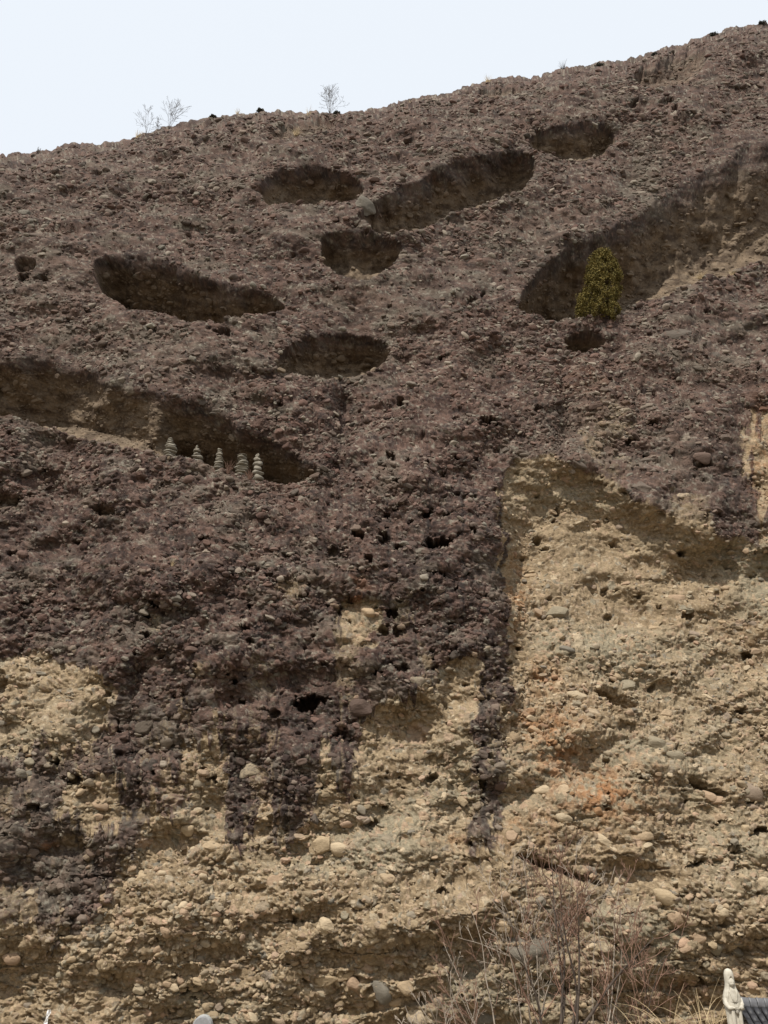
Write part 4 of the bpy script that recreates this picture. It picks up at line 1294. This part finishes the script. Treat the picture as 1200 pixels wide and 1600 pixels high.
def build_ridge_cushions():
    g = 'low dark cushion shrubs along the ridge'
    r = np.random.default_rng(8)
    for (px, w, h, lab) in [
        (333, 8, 4, 'dark cushion shrub on the ridge right of the left saplings'),
        (409, 7, 4, 'dark cushion shrub on the ridge left of the bushy sapling'),
        (527, 8, 5, 'dark cushion shrub at the foot of the bushy bare sapling'),
        (937, 10, 5, 'dark cushion shrub on the ridge right of the dark stalks'),
        (1022, 8, 4, 'dark cushion shrub on ridge above the shallow right niche'),
        (1115, 11, 7, 'largest dark cushion shrub on the right part of the ridge'),
        (1190, 9, 5, 'dark cushion shrub on the ridge nearest the right edge')]:
        b = ridge_pt(px, 3)
        m = float(px_to_m(b)) * 0.75
        n = 420
        q = r.normal(size=(n, 3)); q /= np.linalg.norm(q, axis=1, keepdims=True)
        lump = 1 + .25 * np.sin(q[:, 0] * 5 + px) * np.cos(q[:, 1] * 4)
        q *= (r.random((n, 1)) ** .35) * lump[:, None] * np.array([w * m, w * m * .8, h * m * 1.5])
        q[:, 2] = np.abs(q[:, 2])
        root = empty('cushion_shrub', b - Vector((0, 0, .1)))
        tag(root, lab, 'shrub', g)
        link('foliage', leaf_cloud(q, .10, int(px), .6), M_SHRUB, root)
        st = MB()
        for k in range(5):
            a = k * 1.3
            st.tube([(0, 0, -.1), (math.cos(a) * w * m * .5, math.sin(a) * w * m * .4, h * m * .9)], [.03, .01], 4)
        st.build('stem', M_TWIG_DARK, root)


build_ridge_cushions()


# ------------------------------------------------------------------ statue
def build_statue():
    Y = 22.0
    topp = at(1138.5, 1513, Y)
    HT = 2.25 * .80                                     # height of the figure above its plinth
    base = Vector((topp.x + 0.02, Y, topp.z - HT))
    root = empty('stone_statue', base)
    root.rotation_euler = (0, math.radians(-1.5), math.radians(4))
    root.scale = (.93, .85, .80)
    tag(root, 'pale stone standing statue in hooded robe holding hands together, beside dark tiled roof', 'statue')
    # robe: faces -y before turning
    zs = np.linspace(0, 1.83, 92)
    hwx = np.interp(zs, [0, .15, .6, 1.0, 1.22, 1.40, 1.55, 1.66, 1.74, 1.83], [.235, .225, .195, .20, .222, .222, .205, .170, .115, .085])
    hwy = np.interp(zs, [0, .15, .6, 1.0, 1.22, 1.40, 1.55, 1.66, 1.74, 1.83], [.20, .19, .165, .165, .175, .165, .155, .130, .10, .085])
    N = 96
    rings = []
    for z, a, b in zip(zs, hwx, hwy):
        ring = []
        for k in range(N):
            th = 2 * math.pi * k / N
            c, s = math.cos(th), math.sin(th)
            front = max(0, -s)
            rr = 1.0
            fold = 0.035 * math.sin(9 * th + 1.2 * math.sin(z * 3)) * np.interp(z, [0, .9, 1.3, 1.6], [1, .7, .35, .1])
            # deep channel between the two sleeves hanging in front
            ch = -0.16 * math.exp(-((th - 1.5 * math.pi) / .16) ** 2) * np.interp(z, [0, .2, 1.05, 1.16], [.4, 1, 1, 0])
            # chest opening
            vv = -0.10 * math.exp(-((th - 1.5 * math.pi) / (.28 + 0.55 * max(0, z - 1.3))) ** 2) * np.interp(z, [1.22, 1.3, 1.62, 1.7], [0, 1, 1, 0])
            # U-shaped swags on each sleeve
            sw = 0
            for sx in (-1, 1):
                cx = sx * .55
                if front > .2:
                    u = (c - cx) / .33
                    if abs(u) < 1:
                        ph = (z + 0.20 * (1 - u * u)) * 2 * math.pi / .135
                        sw += 0.035 * math.sin(ph) * (1 - u * u) * np.interp(z, [.35, .5, 1.12, 1.2], [0, 1, 1, 0])
            rr += fold + ch + vv + sw
            ring.append((a * c * rr, b * s * rr, z))
        rings.append(ring)
    mb = MB(); mb.rings(rings)
    mb.build('robe', M_STATUE, root)
    # veil: tall hood falling over the shoulders, open at the face
    zs = np.linspace(1.30, 2.25, 60)
    N = 72
    rings = []
    for z in zs:
        hw = np.interp(z, [1.30, 1.40, 1.52, 1.64, 1.76, 1.86, 2.0, 2.1, 2.17, 2.215, 2.238, 2.25], [.240, .238, .220, .180, .138, .124, .124, .120, .104, .078, .048, .012])
        hd = hw * np.interp(z, [1.3, 1.7, 1.9, 2.25], [.80, .95, 1.1, 1.1])
        oy = np.interp(z, [1.3, 1.7, 2.25], [.0, .005, .0])
        opening = np.interp(z, [1.30, 1.55, 1.70, 1.80, 1.95, 2.02, 2.06], [.95, .80, .66, .62, .55, .30, 0])
        ring = []
        for k in range(N):
            th = 2 * math.pi * k / N
            c, s = math.cos(th), math.sin(th)
            dth = abs(((th - 1.5 * math.pi + math.pi) % (2 * math.pi)) - math.pi)
            rr = 1 + .02 * math.sin(12 * th + z * 4) * np.interp(z, [1.3, 1.8, 2.25], [1.2, .8, 0])
            if opening > 0:
                tt = np.clip((opening - dth) / .12, 0, 1)
                rr *= 1 - 0.30 * tt
                edge = math.exp(-((dth - opening) / .09) ** 2)
                rr *= 1 + 0.05 * edge
            ring.append((hw * c * rr, hd * s * rr + oy, z))
        rings.append(ring)
    mb = MB(); mb.rings(rings, True, False)
    mb.build('veil', M_STATUE, root)
    # face
    v, f = ico(4)
    v = v.copy()
    x, y, z = v[:, 0].copy(), v[:, 1].copy(), v[:, 2].copy()
    jaw = np.where(z < 0, 1 + 0.28 * z, 1.0)
    v[:, 0] = x * .088 * jaw; v[:, 2] = z * .125; v[:, 1] = y * .105
    fr = (y < 0)
    nose = np.exp(-(x / .16) ** 2) * np.exp(-((z + .05) / .26) ** 2) * np.clip(.75 - (z + .05) * 1.2, .2, 1)
    v[:, 1] -= fr * .022 * nose
    for sx in (-1, 1):
        v[:, 1] += fr * .013 * np.exp(-((x - sx * .36) / .20) ** 2 - ((z - .12) / .09) ** 2)
        v[:, 1] -= fr * .006 * np.exp(-((x - sx * .36) / .16) ** 2 - ((z - .06) / .05) ** 2)
        v[:, 1] -= fr * .006 * np.exp(-((x - sx * .40) / .22) ** 2 - ((z + .25) / .2) ** 2)
    v[:, 1] -= fr * .008 * np.exp(-(x / .22) ** 2 - ((z + .46) / .07) ** 2)
    v[:, 1] += fr * .007 * np.exp(-(x / .26) ** 2 - ((z + .53) / .03) ** 2)
    v[:, 1] -= fr * .008 * np.exp(-(x / .2) ** 2 - ((z + .75) / .12) ** 2)
    me = np_mesh('face', v, f)
    o = link('face', me, M_STATUE, root)
    o.location = (0, -.066, 1.880); o.rotation_euler = (math.radians(7), 0, 0); o.scale = (1.08, 1.0, 1.06)
    nk = MB(); nk.tube([(0, -.02, 1.66), (0, -.035, 1.74), (0, -.04, 1.80)], [.07, .05, .05], 14)
    nk.build('neck', M_STATUE_D, root)
    # sleeves and clasped hands
    for s in (-1, 1):
        sl = MB()
        sl.tube([(s * .19, -.03, 1.46), (s * .205, -.08, 1.30), (s * .165, -.15, 1.22), (s * .09, -.205, 1.24)], [.062, .066, .066, .05], 12)
        sl.build('sleeve', M_STATUE, root)
        dr = MB()                                # sleeve end hanging straight down
        prof = []
        for k in range(9):
            zz = 1.24 - k * .115
            w = .042 + .014 * math.sin(k * .7)
            prof.append([(s * (.085 + .02 * (k / 8)) + w * math.cos(2 * math.pi * q / 12) * (1 + .2 * math.sin(q * 2.1)), -.165 + .0 * k + .035 * math.sin(2 * math.pi * q / 12), zz) for q in range(12)][::-1])
        dr.rings(prof)
        dr.build('sleeve_drape', M_STATUE, root)
        hd = MB()
        for q in range(4):
            zz = 1.262 - q * .019
            hd.tube([(s * .075, -.205, zz), (s * .045, -.232, zz + .003), (s * .012, -.236, zz + .004), (-s * .012, -.228, zz + .004)], [.0125, .012, .011, .008], 8)
        hd.tube([(s * .07, -.205, 1.275), (s * .04, -.222, 1.298), (s * .015, -.222, 1.312)], [.013, .012, .008], 8)
        hd.tube([(s * .10, -.195, 1.238), (s * .07, -.212, 1.236), (s * .03, -.222, 1.236)], [.034, .036, .026], 10)
        hd.build('hand', M_STATUE, root)
    vs = MB()
    rings = []
    for z, rr in [(1.08, .018), (1.09, .028), (1.12, .040), (1.16, .042), (1.19, .030), (1.21, .020), (1.225, .026)]:
        rings.append([(rr * math.cos(2 * math.pi * k / 16), -.205 + rr * math.sin(2 * math.pi * k / 16), z) for k in range(16)])
    vs.rings(rings)
    vs.build('vase', M_STATUE_D, root)
    col = MB()                                    # robe collar lines
    for s in (-1, 1):
        col.tube([(s * .10, -.10, 1.70), (s * .085, -.142, 1.58), (s * .055, -.16, 1.46), (s * .02, -.168, 1.36)], [.014, .016, .016, .012], 7)
    col.build('collar', M_STATUE, root)
    bl = MB()
    bl.tube([(math.cos(a) * .185, math.sin(a) * .165, 1.385) for a in np.linspace(math.pi * 1.2, math.pi * 1.8, 12)], [.012] * 12, 6)
    bl.build('waist_cord', M_STATUE_D, root)
    # lotus base and plinth down to the ground
    lb = MB()
    rings = []
    for z, rr in [(-.30, .30), (-.26, .36), (-.18, .40), (-.08, .38), (0.002, .30)]:
        rings.append([(rr * (1 + .05 * abs(math.sin(6 * 2 * math.pi * k / 72))) * math.cos(2 * math.pi * k / 72), rr * (1 + .05 * abs(math.sin(6 * 2 * math.pi * k / 72))) * math.sin(2 * math.pi * k / 72), z) for k in range(72)])
    lb.rings(rings)
    lb.build('lotus_base', M_STATUE_D, root)
    pl = MB()
    zb = (GROUND_Z - .2 - base.z) / .80
    pl.box((-.38, -.38, -.45), (.38, .38, -.302)); pl.box((-.32, -.32, zb + .5), (.32, .32, -.452)); pl.box((-.45, -.45, zb), (.45, .45, zb + .498))
    pl.build('plinth', M_STATUE_D, root, smooth=False)


build_statue()


# ------------------------------------------------------------------ tile-topped wall to the right of the statue
def build_tiled_wall():
    Y = 23.6
    a = at(1157, 1558, Y)
    x0 = a.x; zr = a.z
    L = 3.4
    root = empty('tiled_wall', (x0, Y, GROUND_Z - .1))
    tag(root, 'wall capped with dark curved roof tiles and grey ridge tiles at bottom right', 'wall')
    off = zr - (GROUND_Z - .1)
    w = MB(); w.box((0.12, -.16, 0), (L, .16, off - .62))
    w.build('wall_body', M_PLASTER, root, False)
    # ridge: half-round caps end to end
    step = .20
    n = int(L / step)
    r = random.Random(2)
    cap = MB()
    prof = [(.105 * math.cos(t), .105 * math.sin(t)) for t in np.linspace(math.pi * 1.02, -.02 * math.pi, 12)]
    R1 = [[(x, p[0], p[1] * 2.0 - .205 + lift) for p in prof] + [(x, p[0] * .82, p[1] * 1.7 - .21 + lift) for p in prof[::-1]] for x, lift in ((0, 0), (.03, .012), (.05, 0), (.178, -.004), (.185, -.010))]
    cap.rings(R1)
    first = cap.build('ridge_tile', M_TILE_L, root)
    first.location = (0, 0, off)
    for k in range(1, n):
        o = first.copy(); COL.objects.link(o); o.parent = root
        o.location = (k * step + r.uniform(-.004, .004), r.uniform(-.008, .008), off + r.uniform(-.006, .006)); o.rotation_euler = (r.uniform(-.03, .03), r.uniform(-.03, .03), r.uniform(-.03, .03))
    bed = MB(); bed.box((0, -.10, off - .32), (L, .10, off - .20))
    bed.build('ridge_bed', M_TILE, root, False)
    # slopes: columns of convex tiles over concave ones
    sl = math.radians(33)
    tl = .23
    cv = MB()
    arc = [(.074 * math.cos(t), .070 * math.sin(t)) for t in np.linspace(math.pi, 0, 9)]
    cv.rings([[(p[0] * k, -d, p[1] * k) for p in arc] + [(p[0] * k * .82, -d, p[1] * k * .8 - .004) for p in arc[::-1]] for d, k in ((0, .92), (tl * 1.12, 1.0))])
    pan = MB()
    arc2 = [(.098 * math.cos(t), .04 * math.sin(t)) for t in np.linspace(math.pi, 2 * math.pi, 8)]
    pan.rings([[(p[0], -d, p[1]) for p in arc2] + [(p[0] * .96, -d, p[1] - .014) for p in arc2[::-1]] for d in (0, tl * 1.12)])
    cvo = pano = None
    for side in (1, -1):
        for k in range(n):
            for q in range(3):
                for kind in (0, 1):
                    x = k * step + (.10 if kind == 0 else 0.0) + .03
                    y = -(.09 + q * tl * math.cos(sl)) * side
                    z = off - .27 - q * tl * math.sin(sl) + (.035 if kind == 0 else 0.0)
                    if kind == 0:
                        if cvo is None:
                            cvo = cv.build('cover_tile', M_TILE, root); o = cvo
                        else:
                            o = cvo.copy(); COL.objects.link(o); o.parent = root
                    else:
                        if pano is None:
                            pano = pan.build('pan_tile', M_TILE, root); o = pano
                        else:
                            o = pano.copy(); COL.objects.link(o); o.parent = root
                    o.location = (x + r.uniform(-.006, .006), y, z + r.uniform(-.004, .004))
                    o.rotation_euler = Euler((sl + r.uniform(-.03, .03), 0, 0 if side == 1 else math.pi), 'XYZ')


build_tiled_wall()


# ------------------------------------------------------------------ stele and paper streamer at the bottom edge
def build_small():
    Y = 26.0
    t = at(318.5, 1586, Y)
    root = empty('stone_stele', (t.x, Y, GROUND_Z - .1))
    tag(root, 'smooth grey round-topped stone stele peeking in at the bottom edge', 'stele')
    H = t.z - (GROUND_Z - .1)
    m = float(px_to_m(t)); R = 14.8 * m
    out = []
    for k in range(25):
        a = math.pi * k / 24
        out.append((R * math.cos(a), H - R + R * math.sin(a)))
    out = [(R, .55)] + out + [(-R, .55)]
    mb = MB()
    def ring(sc, y):
        return [(p[0] * sc, y, H - R + (p[1] - (H - R)) * sc if p[1] > H - R else p[1]) for p in out]
    mb.rings([ring(1.0, .14), ring(1.0, -.10)], True, False)
    mb.build('slab', M_STELE_EDGE, root, False)
    mf = MB()
    mf.rings([ring(.99, -.1001), ring(.88, -.125)], True, False)
    mf.build('polished_face', M_STELE, root, False)
    pb = MB(); pb.box((-R * 1.5, -.32, 0), (R * 1.5, .36, .56))
    pb.build('pedestal', M_STELE_EDGE, root, False)
    # white crumpled paper tied to a stick
    Y = 25.0
    t = at(78, 1578, Y)
    root = empty('paper_streamer', (t.x, Y, GROUND_Z - .1))
    tag(root, 'crumpled white paper streamer tied to a stick at the bottom left edge', 'streamer')
    H = t.z - (GROUND_Z - .1)
    st = MB(); st.tube([(-.10, 0, 0), (-.04, 0, H * .6), (-.01, 0, H - .03)], [.014, .012, .01], 6)
    st.build('stick', M_WOOD, root)
    r = random.Random(6)
    pp = MB()
    rows = 16
    prev = None
    for k in range(rows):
        z = H - k * .05
        cx = -.012 * k * .55
        w = .045 + .012 * math.sin(k * 1.3)
        row = [Vector((cx - w + 2 * w * q / 5, -.03 + r.uniform(-.028, .028), z + r.uniform(-.015, .015))) for q in range(6)]
        if prev:
            for q in range(5):
                pp.face(prev[q], prev[q + 1], row[q + 1], row[q])
        prev = row
    o = pp.build('paper', M_PAPER, root, False)
    sd = o.modifiers.new('thickness', 'SOLIDIFY'); sd.thickness = 0.004


build_small()
